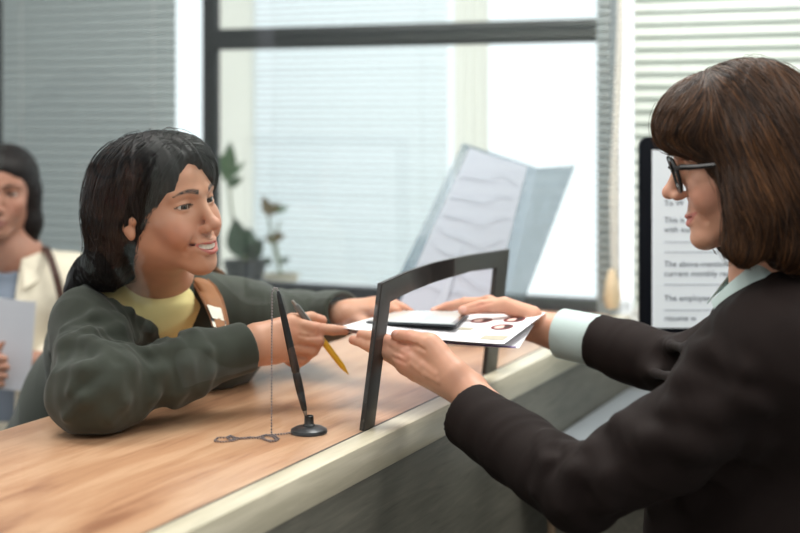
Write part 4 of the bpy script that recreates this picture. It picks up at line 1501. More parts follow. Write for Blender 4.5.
# ---- strap of the bag on the far shoulder
M['tan'] = fabric('tan_strap', srgb(150, 100, 62), 0.6, 0.1, 0.3, 500)
M['tan_edge'] = fabric('tan_strap_edge', srgb(128, 82, 50), 0.6, 0.1, 0.3, 500)
M['cream_plastic'] = mat('cream_buckle', srgb(232, 226, 212), 0.4)
sroot = empty('backpack', tuple(Lsh + np.array([.02, .12, -.2])))
tag(sroot, 'tan backpack strap with a cream buckle over the far shoulder of the dark-haired person', 'backpack')
cl = []
for q, wd_ in (((187, 275), 25), ((195, 278), 27), ((203, 285), 27), ((210, 296), 25), ((215, 308), 22), ((219, 320), 19), ((221, 330), 17)):
    hit = base.ray(q[0], q[1] + 3)
    cl.append((q, wd_, hit[1] if hit is not None else None))
ys = [c_[2] for c_ in cl if c_[2] is not None]
ydef = min(ys) if ys else 2.5
rows = []
for i, (q, wd_, y) in enumerate(cl):
    y = (y if y is not None else ydef)
    rows.append((q, wd_, y))
ysm = np.convolve(np.pad([r_[2] for r_ in rows], 2, mode='edge'), np.ones(5) / 5, 'valid')
def strap_pt(u, v):
    f_ = u * (len(rows) - 1); i = min(int(f_), len(rows) - 2); a = f_ - i
    q = np.array(rows[i][0]) * (1 - a) + np.array(rows[i + 1][0]) * a
    wd_ = rows[i][1] * (1 - a) + rows[i + 1][1] * a
    y = ysm[i] * (1 - a) + ysm[i + 1] * a
    x = q[0] + (v - .5) * wd_
    yy = q[1] + (v - .5) * wd_ * .25 - 2
    return P(x, yy, y - .020 + .018 * (2 * v - 1) ** 2 + (v - .5) * .03)
over = [strap_pt(0, v / 6) for v in range(7)]
def strap_fn(u, v):
    if u < .25:          # over the shoulder and down the back
        a = 1 - u / .25
        p = strap_pt(0, v)
        return p + np.array([.04 * a, .16 * a, .045 * math.sin(a * math.pi * .55) - .10 * a * a])
    return strap_pt((u - .25) / .75, v)
MB().grid(strap_fn, 40, 8).build('strap', M['tan'], sroot, keep=True, solid=0.006)
for v in (0.04, 0.96):
    MB().tube([strap_fn(u, v) + np.array([0, -.003, 0]) for u in np.linspace(.05, 1, 30)], .0022, 6).build('strap_edge', M['tan_edge'], sroot, keep=True)
def onstrap(u, v, d=.008): return strap_pt(u, v) + np.array([0, -d, 0])
def buckle(u0, u1, v0, v1, th):
    a, b_, c_, d_ = onstrap(u0, v0), onstrap(u0, v1), onstrap(u1, v1), onstrap(u1, v0)
    MB().prism([a, b_, c_, d_], (0, -1, 0), th).build('buckle', M['cream_plastic'], sroot, keep=True, bevel=.0015)
buckle(.66, .84, .18, .82, .006); buckle(.90, .99, .10, .90, .005)
MB().prism([onstrap(.845, .1), onstrap(.845, .9), onstrap(.895, .9), onstrap(.895, .1)], (0, -1, 0), .004).build('buckle_slot', M['black'], sroot, keep=True)
bp = Field(); bp.ell((-.42, 2.90, 1.10), (.12, .07, .15)); bp.ell((-.42, 2.92, 1.02), (.13, .075, .10), .05)
me = bp.mesh('bag', (-.60, 2.76, .86), (-.24, 3.03, 1.30), .008)
link('bag', me, M['tan'], sroot, keep=True)
# ================================================================ the woman behind the counter
O_root = empty('person', (.52, 2.12, 0.0))
tag(O_root, 'woman with shoulder-length brown hair, black glasses and a dark brown jacket reaching out papers', 'person')
yw = math.radians(-8.0)
OH = Head(euler_frame((-math.cos(yw), -math.sin(yw)), math.radians(-10), 0.0), 1.07, (0, .1200, -.033), P(661, 194, 2.09), smile=1.35, mouth_open=.0012, ear_dz=-.010, lid=.7, jaw=.95, nose_dy=.0022, nose_dz=.004, lip_dy=-.0045, tip=.88, cor=.030, lips=.64)
Lsh, Rsh = P(756, 350, 1.97), np.array([.645, 2.29, 1.29])
Lel, Rel = P(578, 492, 2.0), P(690, 372, 2.38)
Lwr, Rwr = P(468, 390, 2.215), P(557, 332, 2.57)
neckb = np.array([.575, 2.115, 1.355])
b = OH.build(Field())
b.frame()
b.cone(OH.w((0, -.028, -.055)), neckb, .053, .056, .03)
b.cone(OH.w((0, .012, -.07)), neckb + np.array([-.025, 0, -.01]), .038, .045, .03)
b.cone(neckb, Rsh, .05, .04, .04); b.cone(neckb, Lsh, .05, .04, .04); b.cone(neckb, (.60, 2.12, 1.15), .07, .10, .04)
b.chain([Lsh, Lel, Lwr], [.042, .036, .0265], .02)
b.chain([Rsh, Rel, Rwr], [.042, .036, .027], .02)
# left hand: thumb on top of the form, fingers under it
lm = [P(410, 353, 2.288), P(404, 359, 2.285), P(406, 366, 2.295), P(416, 373, 2.305)]
for q, a in zip(lm, (.0145, .0142, .0138, .0132)):
    b.cone(Lwr + (q - lm[1]) * .35, q, .0195, a, .018)
finger(b, [lm[0], P(386, 341, 2.318), P(371, 336.5, 2.348), P(361, 334.5, 2.372)], [.0118, .0108, .0094, .0078])
finger(b, [lm[1], P(379, 349, 2.322), P(364, 343, 2.36), P(353, 340, 2.385)], [.012, .0108, .0094, .0078])
finger(b, [lm[2], P(386, 354, 2.328), P(373, 349, 2.37), P(364, 345, 2.395)], [.0115, .0102, .0088, .0076])
finger(b, [lm[3], P(399, 362, 2.332), P(390, 355, 2.37), P(383, 350, 2.39)], [.0108, .0092, .008, .007])
b.cone(P(454, 372, 2.222), P(430, 345, 2.255), .021, .0165, .02)
b.cone(P(438, 352, 2.245), P(416, 356, 2.278), .014, .012, .012)
b.cone(P(430, 344, 2.252), P(411, 337.5, 2.280), .0150, .0116, .012)
b.cone(P(411, 337.5, 2.280), P(396.5, 335, 2.302), .0116, .0090, .003)
# right hand over the far corner of the form
rm = [P(489, 303, 2.62), P(487, 309, 2.645), P(489, 316, 2.665), P(495, 322, 2.675)]
for q, a in zip(rm, (.0140, .0140, .0136, .0130)):
    b.cone(Rwr + (q - rm[1]) * .4, q, .0195, a, .018)
b.cone(Rwr, P(528, 327, 2.58), .026, .024, .02)
finger(b, [rm[0], P(465, 303, 2.632), P(447, 307, 2.637), P(434, 311.5, 2.64)], [.0118, .0104, .009, .0076])
finger(b, [rm[1], P(468, 318, 2.665), P(455, 323, 2.66), P(447, 325, 2.645)], [.0118, .0104, .009, .0078])
finger(b, [rm[2], P(472, 323, 2.675), P(460, 327, 2.665), P(452, 328, 2.65)], [.0115, .01, .0088, .0076])
finger(b, [rm[3], P(478, 328, 2.685), P(468, 331, 2.67), P(462, 332, 2.655)], [.0105, .009, .008, .007])
finger(b, [P(532, 316, 2.552), P(504, 305, 2.55), P(481, 306.5, 2.55), P(463, 310.5, 2.545)], [.0185, .0145, .0118, .0092])
pixel_ridges(b, [
    ([(398, 342.5), (408, 344.5), (417, 346.5), (424, 350)], .0030, .005, True),
    ([(389, 347), (396, 351), (403, 355)], .0022, .004, True),
    ([(392, 357), (398, 360), (405, 363)], .0020, .004, True),
    ([(470, 308), (482, 304.5), (492, 302.5)], .0016, .004, True),
    ([(410, 356), (424, 366), (436, 374)], .0025, .009, False),
    ([(412, 364), (426, 374), (438, 381)], .0022, .009, False),
])
skinO = srgb(212, 160, 134); lipO = srgb(190, 112, 104); browO = srgb(74, 52, 40); cheekO = srgb(214, 142, 122)
nails = [(P(396.5, 332.5, 2.296), .0070), (P(463, 309, 2.537), .0075), (P(434.5, 310, 2.634), .006)]
def ocol(V):
    c = OH.colors(V, skinO, lipO, browO, cheekO)
    c = flush(c, V, [(q, .015) for q in (P(396, 334, 2.30), P(411, 337, 2.275), P(361, 334.5, 2.372), P(353, 340, 2.385), P(386, 341, 2.318), P(410, 353, 2.276), P(404, 361, 2.275), P(434, 311, 2.64), P(463, 310, 2.545), P(481, 306, 2.54), P(447, 307, 2.637))], cheekO, .5)
    for q, r in nails:
        d = np.linalg.norm(V - q, axis=1); m = np.clip((r - d) / .001, 0, 1)[:, None] * .6
        c = c * (1 - m) + np.array(srgb(232, 186, 172)[:3]) * m
    return c
me = b.mesh('body', (-.15, 1.85, .98), (.85, 2.75, 1.70), .0017, ocol)
link('body', me, M['skin'], O_root, keep=True)
OH.eyes(O_root, (0, 1, -.35), (.03, .02, .015))
tm = MB()
def oteeth(u, v):
    x = (u - .5) * .040; y, z = OH.mouth_curve(x)
    return OH.w((x, y - .0040, z + .0035 - v * .006))
tm.grid(oteeth, 40, 4).build('teeth', M['teeth'], O_root, keep=True, solid=-0.002)
# ear stud
M['gold'] = mat('rose_gold', srgb(216, 170, 140), 0.2, metal=1.0)
mb = MB(); e = OH.w((-.1135, .012, -.048)); mb.ball(e, .0026, 12, 8); mb.ball(e + np.array([0, -.001, -.006]), .0018, 10, 6)
mb.build('earring', M['gold'], O_root, keep=True)

# ---- glasses
M['frame_black'] = mat('glossy_black_acetate', srgb(14, 14, 15), 0.32, var=0.05)
M['lens'] = clear_glass('spectacle_lens', (0.97, 0.98, 0.98, 1), gain=0.8)
groot = empty('glasses', tuple(OH.w((0, .1, 0))))
tag(groot, 'black-framed glasses worn by the woman with brown hair', 'glasses')
def lens_ring(sx, k=1.0, n=40):
    pts = []
    for i in range(n):
        a = 2 * math.pi * i / n
        x = .0335 + .0245 * k * math.copysign(abs(math.cos(a)) ** .85, math.cos(a)); z = -.009 + .0225 * k * math.copysign(abs(math.sin(a)) ** .85, math.sin(a))
        pts.append(OH.w((sx * x, .0985 - (x - .02) ** 2 * 2.2 + (z + .006) * .12, z)))
    return pts
for sx in (-1, 1):
    r = lens_ring(sx); MB().tube(r + [r[0], r[1]], .0031, 8, cap=False).build('rim', M['frame_black'], groot, keep=True)
    lm_ = MB(); lm_.bm.faces.new([lm_.bm.verts.new(Vector(q)) for q in lens_ring(sx, .97)]); lm_.build('lens', M['lens'], groot, keep=True, solid=.0012)
    hx = OH.w((sx * .058, .0945, .001))
    MB().tube([hx, OH.w((sx * .067, .090, .0015)), OH.w((sx * .0745, .07, -.001)), OH.w((sx * .0785, .02, -.004)), OH.w((sx * .0795, -.012, -.006)), OH.w((sx * .078, -.03, -.018))], [.0034, .0042, .0040, .0036, .003, .002], 8).build('temple_arm', M['frame_black'], groot, keep=True)
MB().tube([OH.w((-.0095, .099, -.002)), OH.w((0, .1025, .001)), OH.w((.0095, .099, -.002))], .0024, 8).build('bridge', M['frame_black'], groot, keep=True)

# ---- hair: chin-length bob with volume, the fringe swept to her near side
HO = srgb(52, 35, 26)
h = Field()
HF = Head(euler_frame((-math.cos(yw), -math.sin(yw)), 0, 0), 1.0, (0, 0, 0), OH.o)
h.frame(HF.R, HF.o, 1.0)
h.ell((0, -.008, .046), (.094, .106, .094))
h.ell((0, -.044, -.012), (.098, .092, .095), .05)
h.ell((-.022, .074, .042), (.066, .058, .053), .04)
h.ell((.03, .066, .050), (.055, .045, .052), .04)
for sx in (-1, 1):
    h.chain([(sx * .070, .000, .01), (sx * .080, -.008, -.06), (sx * .078, .008, -.124)], [.038, .037, .030], .04)
h.chain([(0, -.09, -.02), (0, -.095, -.075), (0, -.08, -.115)], [.082, .070, .045], .05)
h.chain([(-.05, -.08, -.05), (-.055, -.065, -.122)], [.055, .036], .04)
h.ell((0, .140, -.073), (.165, .112, .084), .012, sub=True)
h.ell((0, .035, -.12), (.055, .068, .07), .02, sub=True)
def og(p, d):
    q = HF.loc(p); o = np.zeros(len(p)); m = np.abs(d) < .02
    qq = q[m]; ang = np.arctan2(qq[:, 0], -qq[:, 1] - .02)
    u = np.stack([ang * 9 + qq[:, 2] * 8, qq[:, 2] * 5, np.abs(ang)], 1)
    o[m] = .0030 * vnoise(u) + .0012 * vnoise(u * 2.7)
    return o
h.disp = og
me = h.mesh('hair', (.24, 1.85, 1.28), (.86, 2.40, 1.82), .0028, lambda V: np.tile(np.array(HO[:3]), (len(V), 1)) * (.75 + .3 * vnoise(HF.loc(V) * 60))[:, None])
hv = np.empty(len(me.vertices) * 3, np.float32); me.vertices.foreach_get('co', hv); hv = hv.reshape(-1, 3).astype(float)
hair = link('hair', me, M['hairbase'], O_root, keep=True)
ql = HF.loc(hv)
near = np.nonzero((hv[:, 1] < OH.o[1] + .07) & (ql[:, 2] > -.13))[0]
def odir_for(n, spread):
    swirl = RNG.normal(0, spread, (n, 1))
    def odir(p, t):
        q = HF.loc(p); x, y, z = q.T
        top = np.clip((z - .06) / .07, 0, 1)
        sgn = np.where(x - .02 > 0, 1.0, -1.0)
        fringe = np.clip((y - .035) / .05, 0, 1)
        low = np.clip((.045 - z) / .05, 0, 1)
        # fringe: forward and down from the parting, then swept back along its lower edge
        vy = fringe * (.75 * (1 - low) - 1.3 * low) + (1 - fringe) * (-.50 - .35 * top)
        vz = fringe * (-.9 * (1 - low) - .45 * low) + (1 - fringe) * (-1.0 + .45 * top)
        vx = sgn * (.95 * top + .10)
        v = np.stack([vx, vy, vz], 1)
        end = np.clip((-z - .07) / .07, 0, 1)[:, None]
        v = v * (1 - end) + np.stack([-sgn * .2, .25 + 0 * sgn, -1.0 + 0 * sgn], 1) * end
        v = v + swirl * np.array([.3, 1.0, .2])
        return v @ HF.R.T
    return odir
idx = RNG.choice(near, 8500)
p0 = hv[idx] + RNG.normal(0, .001, (len(idx), 3))
L_ = RNG.uniform(.05, .15, len(p0))
paths = flow(h, p0, odir_for(len(p0), .07), 12, L_ / 12, RNG.uniform(-.0008, .0022, len(p0)))
tone = RNG.uniform(0, 1, (len(p0), 1))
qq = HF.loc(p0)
clump = (vnoise(np.stack([np.arctan2(qq[:, 0], -qq[:, 1]) * 9, qq[:, 2] * 9, np.zeros(len(p0))], 1))[:, None] + 1) / 2
cols = np.array(srgb(38, 26, 20)[:3]) * (1 - tone * clump) + np.array(srgb(128, 87, 54)[:3]) * tone * clump
cols = cols * RNG.uniform(.65, 1.25, (len(p0), 1))
hs = link('hair_strands', hair_strands('hair_strands', paths, .0006, .0003, cols), M['hairmat'], hair, keep=True)
# loose hairs standing off the crown and the ends
idx = RNG.choice(near, 220); p0b = hv[idx]
paths = flow(h, p0b, odir_for(len(p0b), .5), 12, RNG.uniform(.05, .12, len(p0b)) / 12, RNG.uniform(.001, .008, len(p0b)))
link('hair_strands', hair_strands('hair_strands', paths, .0004, .0002, np.tile(np.array(srgb(64, 44, 32)[:3]), (len(p0b), 1))), M['hairmat'], hair, keep=True)

# ---- shirt
M['mint'] = fabric('pale_mint_cotton', srgb(196, 214, 212), 0.8, 0.1, 0.2, 1200, var=0.03)
def otorso(F_, g):
    F_.frame()
    F_.cone((.555, 2.03, 1.23), (.62, 2.21, 1.23), .105 + g, .105 + g, .03)
    F_.cone((.585, 2.115, 1.27), neckb + np.array([.0, 0, -.03]), .085 + g, .06 + g, .05)
    F_.cone((.585, 2.115, 1.20), (.525, 2.125, 1.0), .125 + g, .125 + g, .05)
    F_.cone((.525, 2.125, 1.0), (.515, 2.125, .80), .125 + g, .138 + g, .05)
    F_.cone(neckb + np.array([.01, -.01, -.04]), Lsh + np.array([.01, .0, -.005]), .05 + g, .055 + g, .05)
    F_.cone(neckb + np.array([.01, .01, -.04]), Rsh, .05 + g, .052 + g, .05)
    return F_
t = otorso(Field(), .004)
t.half((0, 0, .95), (0, 0, -1))
t.cone(neckb + np.array([-.01, 0, .0]), neckb + np.array([-.03, 0, .10]), .056, .056, .003, sub=True)
me = t.mesh('shirt', (.28, 1.8, .90), (.90, 2.45, 1.45), .004)
shirt = link('shirt', me, M['mint'], O_root, keep=True)
# collar: a stand round the neck with a folded leaf coming down to points in front
cm = MB()
def collar(u, v):
    a = math.radians(-160 + 320 * u)        # 0 = back of the neck
    back = np.array([1, .0, 0]); side = np.array([0, 1, 0])
    dirv = back * math.cos(a) + side * math.sin(a)
    front = (1 - math.cos(a)) / 2
    c0 = neckb + np.array([-.012, 0, .032 - .022 * front])
    rr = .064 + .018 * v + .010 * front * v
    return c0 + dirv * rr + np.array([-.014 * front * v, 0, .008 - (.030 + .030 * front ** 4) * v])
cm.grid(collar, 60, 8).build('collar', M['mint'], shirt, keep=True, solid=.002)
up_ = [P(775, 259, 2.06), P(760, 263, 2.05), P(745, 270, 2.045), P(729, 283, 2.05), P(711, 301, 2.06)]
dn_ = [P(785, 285, 2.03), P(766, 287, 2.02), P(750, 294, 2.02), P(734, 304, 2.03), P(715, 318, 2.05)]
def leaf_fn(u, v):
    i = min(int(u * 4), 3); a_ = u * 4 - i
    return (up_[i] * (1 - a_) + up_[i + 1] * a_) * (1 - v) + (dn_[i] * (1 - a_) + dn_[i + 1] * a_) * v + np.array([0, -.006 * math.sin(math.pi * v), 0])
MB().grid(leaf_fn, 24, 6).build('collar', M['mint'], shirt, keep=True, solid=.003)
# cuff of the far arm
cR = P(590, 339, 2.525); axR = Rwr - cR; axR = axR / np.linalg.norm(axR)
cf_ = Field()
wc = P(561, 333, 2.557)
cf_.cone(cR - axR * .02, wc + axR * 0.012 + np.array([0, -.004, 0]), .046, .0445, .002, flat=((0, 1, .0), .85))
cf_.cone(cR - axR * .05, wc + axR * .05, .0355, .0355, .002, sub=True, flat=((0, 1, .0), .85))
cf_.clip(wc, axR, wc, .08, .002)
me = cf_.mesh('cuff', (.2, 2.4, 1.1), (.42, 2.7, 1.32), .0024)
link('cuff', me, M['mint'], shirt, keep=True)

# ---- jacket
M['jacket'] = fabric('dark_brown_suiting', srgb(28, 19, 17), 0.8, 0.0, 0.15, 1500, var=0.05)
w = otorso(Field(), .020)
cL = P(469, 414, 2.188); axL = cL - Lel; axL = axL / np.linalg.norm(axL)
cRj = P(597, 341, 2.512); axRj = cRj - Rel; axRj = axRj / np.linalg.norm(axRj)
w.chain([Lsh + np.array([.012, .005, -.01]), P(672, 440, 1.98), Lel], [.078, .063, .055], .03)
w.chain([Lel, P(524, 453, 2.10), cL + axL * .02], [.056, .0515, .0515], .02)
w.chain([Rsh, Rel], [.075, .055], .05)
w.chain([Rel, cRj - axRj * .08, cRj + axRj * .02], [.052, .0485, .0485], .03)
w.clip(cL, axL, cL, .10, .002); w.clip(cRj, axRj, cRj, .09, .002)
w.cone(cL - axL * .03, cL + axL * .06, .0395, .0395, .002, sub=True)
w.half((0, 0, .78), (0, 0, -1))
w.cone(neckb + np.array([.0, 0, .005]), neckb + np.array([-.03, 0, .10]), .074, .09, .004, sub=True)
# front opening between the lapels
fv = np.array([-.91, .41, 0]); lv = np.array([-.41, -.912, 0])
c0 = np.array([.585, 2.115, 1.12])
w.func(lambda p: np.maximum(np.maximum(np.abs((p - c0) @ lv) - np.clip((p[:, 2] - 1.12) * .24, 0, .06), .07 - (p - c0) @ fv), 1.12 - p[:, 2]), c0 + fv * .1 + np.array([0, 0, .1]), .3, .006, sub=True)
base = Field(); base.ops = list(w.ops)
w.disp = wrinkles([(Lsh, Lel, .10, .0060, 14, .7), (Lel, cL - axL * .06, .08, .0035, 18, .4), (Rsh, Rel, .09, .003, 18, .4), (Rel, cRj - axRj * .05, .07, .0025, 18, .3), ((.57, 2.1, 1.3), (.52, 2.13, .95), .16, .003, 10, .7)])
pixel_ridges(w, [
    ([(650, 372), (690, 382), (735, 398), (765, 410)], .011, .03, False),
    ([(636, 398), (670, 410), (712, 414), (752, 404)], .011, .03, False),
    ([(620, 424), (650, 440), (690, 448), (726, 440)], .010, .03, False),
    ([(668, 345), (705, 352), (745, 372)], .010, .03, False),
    ([(592, 452), (606, 476), (604, 505)], .010, .024, False),
    ([(570, 448), (574, 475), (566, 508)], .010, .024, False),
    ([(548, 438), (548, 462), (534, 492)], .008, .02, False),
    ([(760, 440), (730, 470), (690, 492), (655, 505)], .010, .03, False),
], base)
me = w.mesh('jacket', (-.02, 1.76, .76), (.96, 2.72, 1.47), .0036)
jk = link('jacket', me, M['jacket'], O_root, keep=True)
# lapels and jacket collar
lp = MB()
def jcollar(u, v):
    a = math.radians(-112 + 224 * u)
    dirv = np.array([1, 0, 0]) * math.cos(a) + np.array([0, 1, 0]) * math.sin(a)
    front = (1 - math.cos(a)) / 2
    c0_ = neckb + np.array([-.006, 0, .008 - .030 * front])
    return c0_ + dirv * (.082 + .034 * v + .006 * front) + np.array([-.02 * front * v, 0, .016 - .046 * v - .02 * front * v])
lp.grid(jcollar, 60, 8).build('jacket_collar', M['jacket'], jk, keep=True, solid=.004)
# trousers, shoes
M['trousers'] = fabric('dark_trousers', srgb(40, 34, 33), 0.8)
g = Field()
g.cone((.515, 2.125, .88), (.515, 2.125, .82), .125, .13, .03)
for s_ in (-1, 1):
    hp = np.array([.515, 2.125, .80]) + s_ * .075 * U
    g.chain([hp, hp + np.array([0, 0, -.36]), hp + np.array([.01, 0, -.74])], [.085, .064, .05], .03)
g.half((0, 0, .055), (0, 0, -1)); g.half((0, 0, .9), (0, 0, 1))
me = g.mesh('trousers', (.25, 1.85, .03), (.80, 2.4, .93), .009)
link('trousers', me, M['trousers'], O_root, keep=True)
shoe_pair(O_root, [((.53 + s_ * .075 * U[0], 2.125 + s_ * .075 * U[1]), (-.91, .41)) for s_ in (-1, 1)], M['shoe'])
# ================================================================ the woman waiting behind
W_root = empty('person', (-.97, 3.52, 0.0))
tag(W_root, 'waiting woman at the left edge in a cream jacket holding a white sheet', 'person')
WH = Head(euler_frame((.12, -.99), math.radians(-1), math.radians(-3)), .95, (0, .078, -.002), P(-1, 194, 3.40), smile=.15, mouth_open=0.0, lid=.85)
nb = np.array([-.955, 3.50, 1.26])
Ls, Rs = np.array([-.80, 3.53, 1.185]), np.array([-1.115, 3.50, 1.185])
Le, Re = np.array([-.775, 3.50, .99]), np.array([-1.15, 3.45, .98])
Lw, Rw = np.array([-.85, 3.33, 1.02]), P(-22, 372, 3.24)
b = WH.build(Field()); b.frame()
b.cone(WH.w((0, -.025, -.055)), nb, .050, .052, .03)
b.cone(nb, Ls, .05, .04, .04); b.cone(nb, Rs, .05, .04, .04); b.cone(nb, (-.955, 3.53, 1.08), .05, .06, .03)
b.chain([Ls, Le, Lw], [.042, .035, .026], .02); b.chain([Rs, Re, Rw], [.042, .035, .026], .02)
# right hand holding the sheet by its lower part: fingers over the front
rm = [P(-8, 362, 3.22), P(-7, 369, 3.22), P(-8, 376, 3.225), P(-11, 382, 3.23)]
for q in rm: b.cone(Rw, q, .02, .0135, .015)
for q, (x1, y1, x2, y2) in zip(rm, ((-1, 358, 5, 359), (0, 367, 7, 367), (-1, 376, 5, 376), (-3, 384, 2, 384))):
    finger(b, [q, P((x1 + q[0] * 0), y1, 3.20), P(x2 - 2, y2, 3.20), P(x2, y2 + .5, 3.205)], [.0115, .0102, .009, .0078])
finger(b, [P(-14, 362, 3.24), P(-6, 352, 3.255), P(0, 346, 3.262), P(5, 342, 3.262)], [.015, .012, .0105, .009])
# left hand behind the sheet
for i, a in enumerate((-.02, 0, .02, .036)):
    q = Lw + np.array([-.055, -.012, .012 - a]); b.cone(Lw, q, .02, .013, .015)
    finger(b, [q, q + np.array([-.032, -.012, 0]), q + np.array([-.05, -.004, 0]), q + np.array([-.064, .004, 0])], [.0112, .01, .009, .0075])
skW = srgb(176, 128, 108)
me = b.mesh('body', (-1.28, 3.1, .9), (-.68, 3.72, 1.56), .0028, lambda V: WH.colors(V, skW, srgb(140, 78, 74), srgb(36, 28, 26), srgb(168, 106, 88)))
link('body', me, M['skin'], W_root, keep=True)
WH.eyes(W_root, (0, 1, 0))
h = Field(); h.frame(WH.R, WH.o, WH.s)
h.ell((0, -.028, .038), (.083, .100, .084))
h.ell((0, -.04, -.03), (.082, .07, .09), .04)
for sx in (-1, 1):
    h.chain([(sx * .066, -.01, 0), (sx * .072, -.012, -.08), (sx * .074, -.015, -.15)], [.026, .024, .016], .03)
h.chain([(0, -.07, -.04), (0, -.075, -.20)], [.07, .05], .03)
h.ell((0, .024, .056), (.066, .068, .052), .03)
h.ell((0, .112, -.036), (.060, .088, .094), .010, sub=True)
h.ell((0, .075, -.10), (.062, .075, .09), .012, sub=True)
me = h.mesh('hair', (-1.2, 3.2, 1.1), (-.7, 3.7, 1.6), .004, lambda V: np.tile(np.array(srgb(26, 22, 22)[:3]), (len(V), 1)) * (1 + .25 * vnoise(WH.loc(V) * np.array([90, 90, 8])))[:, None])
link('hair', me, M['hairbase'], W_root, keep=True)
M['greytee'] = fabric('grey_blue_jersey', srgb(128, 138, 154), 0.9, 0.1, 0.2, 900, var=0.04)
M['creamjk'] = fabric('cream_corduroy', srgb(226, 217, 198), 0.9, 0.2, 0.4, 500, var=0.05)
def wt(F_, g):
    F_.frame()
    F_.cone((-1.05, 3.52, 1.14), (-.86, 3.53, 1.14), .092 + g, .092 + g, .03)
    F_.cone((-.955, 3.53, 1.2), nb + np.array([0, .01, -.03]), .07 + g, .05 + g, .04)
    F_.cone((-.955, 3.53, 1.10), (-.955, 3.54, .80), .115 + g, .13 + g, .05)
    F_.cone(nb + np.array([0, 0, -.03]), Ls, .042 + g, .042 + g, .04); F_.cone(nb + np.array([0, 0, -.03]), Rs, .042 + g, .042 + g, .04)
    return F_
t = wt(Field(), .0); t.half((0, 0, .86), (0, 0, -1)); t.cone(nb + np.array([0, -.02, .005]), nb + np.array([0, -.03, .08]), .056, .056, .004, sub=True)
me = t.mesh('top', (-1.25, 3.3, .84), (-.68, 3.75, 1.36), .006); link('top', me, M['greytee'], W_root, keep=True)
w = wt(Field(), .016)
w.chain([Ls, Le], [.060, .056], .04); w.chain([Le, Lw + (Le - Lw) * .25], [.055, .045], .03)
w.chain([Rs, Re], [.060, .056], .04); w.chain([Re, Rw + (Re - Rw) * .25], [.055, .045], .03)
w.half((0, 0, .80), (0, 0, -1))
w.func(lambda p: np.maximum(np.abs(p[:, 0] + .975) - (.052 + .0 * p[:, 2]), p[:, 1] - 3.50), (-.975, 3.4, 1.1), .5, .006, sub=True)
w.cone(nb + np.array([0, 0, .0]), nb + np.array([0, -.01, .10]), .062, .08, .006, sub=True)
w.disp = wrinkles([(Ls, Le, .08, .003, 22, .4), (Rs, Re, .08, .003, 22, .4), ((-.95, 3.5, 1.2), (-.95, 3.5, .85), .16, .003, 12, .6)])
me = w.mesh('jacket', (-1.3, 3.1, .78), (-.64, 3.8, 1.36), .006); jk = link('jacket', me, M['creamjk'], W_root, keep=True)
lp = MB()
def wcollar(u, v):
    a = math.radians(-145 + 290 * u)
    d_ = np.array([math.sin(a), math.cos(a), 0])
    fr_ = (1 - math.cos(a)) / 2
    return nb + np.array([0, .005, .045 - .055 * fr_]) + d_ * (.066 + .030 * v) + np.array([0, -.03 * fr_ * v, -.045 * v - .03 * fr_ ** 3 * v])
lp.grid(wcollar, 50, 6).build('collar', M['creamjk'], jk, keep=True, solid=.004)
M['creamtrs'] = fabric('cream_trousers', srgb(214, 206, 190), 0.9)
g = Field()
g.cone((-.955, 3.54, .90), (-.955, 3.54, .80), .122, .14, .03)
for s_ in (-1, 1):
    hp = np.array([-.955 + s_ * .08, 3.54, .78]); g.chain([hp, hp + np.array([0, 0, -.34]), hp + np.array([0, .01, -.72])], [.088, .07, .06], .03)
g.half((0, 0, .055), (0, 0, -1)); g.half((0, 0, .92), (0, 0, 1))
me = g.mesh('trousers', (-1.2, 3.3, .03), (-.7, 3.8, .94), .01); link('trousers', me, M['creamtrs'], W_root, keep=True)
shoe_pair(W_root, [((-.955 + s_ * .08, 3.55), (0, -1)) for s_ in (-1, 1)], M['shoe'])
# bag strap over her shoulder, with the bag at her hip
M['strapbrown'] = fabric('dark_brown_leather', srgb(74, 52, 46), 0.5, 0, 0.2, 400)
sr = empty('shoulder_bag', (-.76, 3.60, .85)); tag(sr, 'dark brown strap of a shoulder bag over the cream jacket of the waiting woman', 'bag')
pts = [P(45, 246, 3.50), P(50, 256, 3.43), P(56, 275, 3.405), P(61, 296, 3.40), P(64, 330, 3.40), P(66, 380, 3.42)]
smf = lambda u, v: (lambda i, a: pts[i] * (1 - a) + pts[i + 1] * a)(min(int(u * 5), 4), u * 5 - min(int(u * 5), 4)) + np.array([(v - .5) * .018, (v - .5) * .004, 0])
MB().grid(smf, 30, 2).build('strap', M['strapbrown'], sr, keep=True, solid=.004)
MB().box((-.82, 3.36, .70), (-.70, 3.44, .97)).build('bag', M['strapbrown'], sr, keep=True, bevel=.012, seg=3)
# the sheet she holds
fnw = sheet_fn(P(-62, 392, 3.25), P(30, 388, 3.25), P(36, 299, 3.24), P(-66, 296, 3.24))
pr = empty('document', tuple(fnw(.5, .5))); tag(pr, 'blank white sheet held by the waiting woman at the left edge', 'document')
M['paperblue'] = mat('white_paper_sheet', srgb(222, 224, 234), 0.6, var=0.01)
MB().grid(lambda u, v: np.array(fnw(u, v)) + np.array([0, .012 * math.sin(u * math.pi), .006 * math.sin(u * 5)]), 16, 10).build('sheet', M['paperblue'], pr, keep=True, solid=.0005)
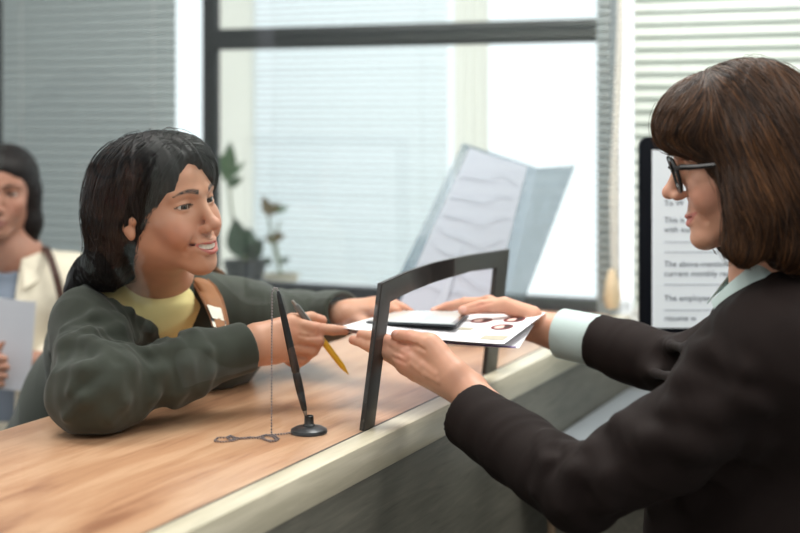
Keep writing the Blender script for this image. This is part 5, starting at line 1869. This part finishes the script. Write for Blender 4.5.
# ================================================================ light and camera
wd = bpy.data.worlds.new('World'); SC.world = wd; wd.use_nodes = True
N, L = wd.node_tree.nodes, wd.node_tree.links
bg = N['Background']
tc = N.new('ShaderNodeTexCoord'); sx = N.new('ShaderNodeSeparateXYZ'); L.new(tc.outputs['Generated'], sx.inputs[0])
rp = N.new('ShaderNodeValToRGB')
rp.color_ramp.elements[0].position = 0.35; rp.color_ramp.elements[0].color = (0.30, 0.297, 0.29, 1)
rp.color_ramp.elements[1].position = 0.75; rp.color_ramp.elements[1].color = (0.93, 0.97, 1.0, 1)
mr = N.new('ShaderNodeMapRange'); mr.inputs['From Min'].default_value = -1; mr.inputs['From Max'].default_value = 1
L.new(sx.outputs['Y'], mr.inputs['Value']); L.new(mr.outputs[0], rp.inputs['Fac']); L.new(rp.outputs[0], bg.inputs['Color'])
bg.inputs['Strength'].default_value = 1.6


def area(name, loc, target, size, power, col=(1, 1, 1), sy=None):
    l = bpy.data.lights.new(name, 'AREA'); l.energy = power; l.color = col
    l.shape = 'RECTANGLE'; l.size = size; l.size_y = sy or size
    o = bpy.data.objects.new(name, l); COL.objects.link(o); o.location = loc
    d = Vector(target) - Vector(loc)
    o.rotation_euler = d.to_track_quat('-Z', 'Y').to_euler()
    return o


area('added_ceiling_light', (-0.3, 1.0, 2.85), (-0.3, 1.0, 0), 0.9, 20, (1, 0.97, 0.93))  # unseen overhead lights, added for highlights on faces and hair
area('added_ceiling_light', (0.35, 2.9, 2.85), (0.35, 2.9, 0), 0.9, 38, (1, 0.97, 0.93))
area('added_ceiling_light', (-1.2, 2.7, 2.85), (-1.2, 2.7, 0), 0.9, 26, (1, 0.97, 0.93))
area('added_ceiling_light', (1.6, 1.6, 2.85), (1.6, 1.6, 0), 0.9, 26, (1, 0.97, 0.93))

cam = bpy.data.cameras.new('camera'); co = bpy.data.objects.new('camera', cam); COL.objects.link(co)
co.location = (0, 0, EYE); co.rotation_euler = (math.pi / 2, 0, 0)
cam.sensor_width = 36.0; cam.lens = 36.0 * F / 800.0; cam.shift_y = -(266.5 - HOR) / 800.0
cam.clip_start = 0.05
cam.dof.use_dof = True; cam.dof.focus_distance = 2.25; cam.dof.aperture_fstop = 2.3
SC.camera = co
vs = SC.view_settings
vs.view_transform = 'Standard'; vs.look = 'None'; vs.gamma = 1.0; vs.exposure = 0.0; vs.use_curve_mapping = False
SC.cycles.use_denoising = True
SC.cycles.max_bounces = 10; SC.cycles.transparent_max_bounces = 16
SC.cycles.sample_clamp_indirect = 6.0
SC.cycles.caustics_reflective = False; SC.cycles.caustics_refractive = False
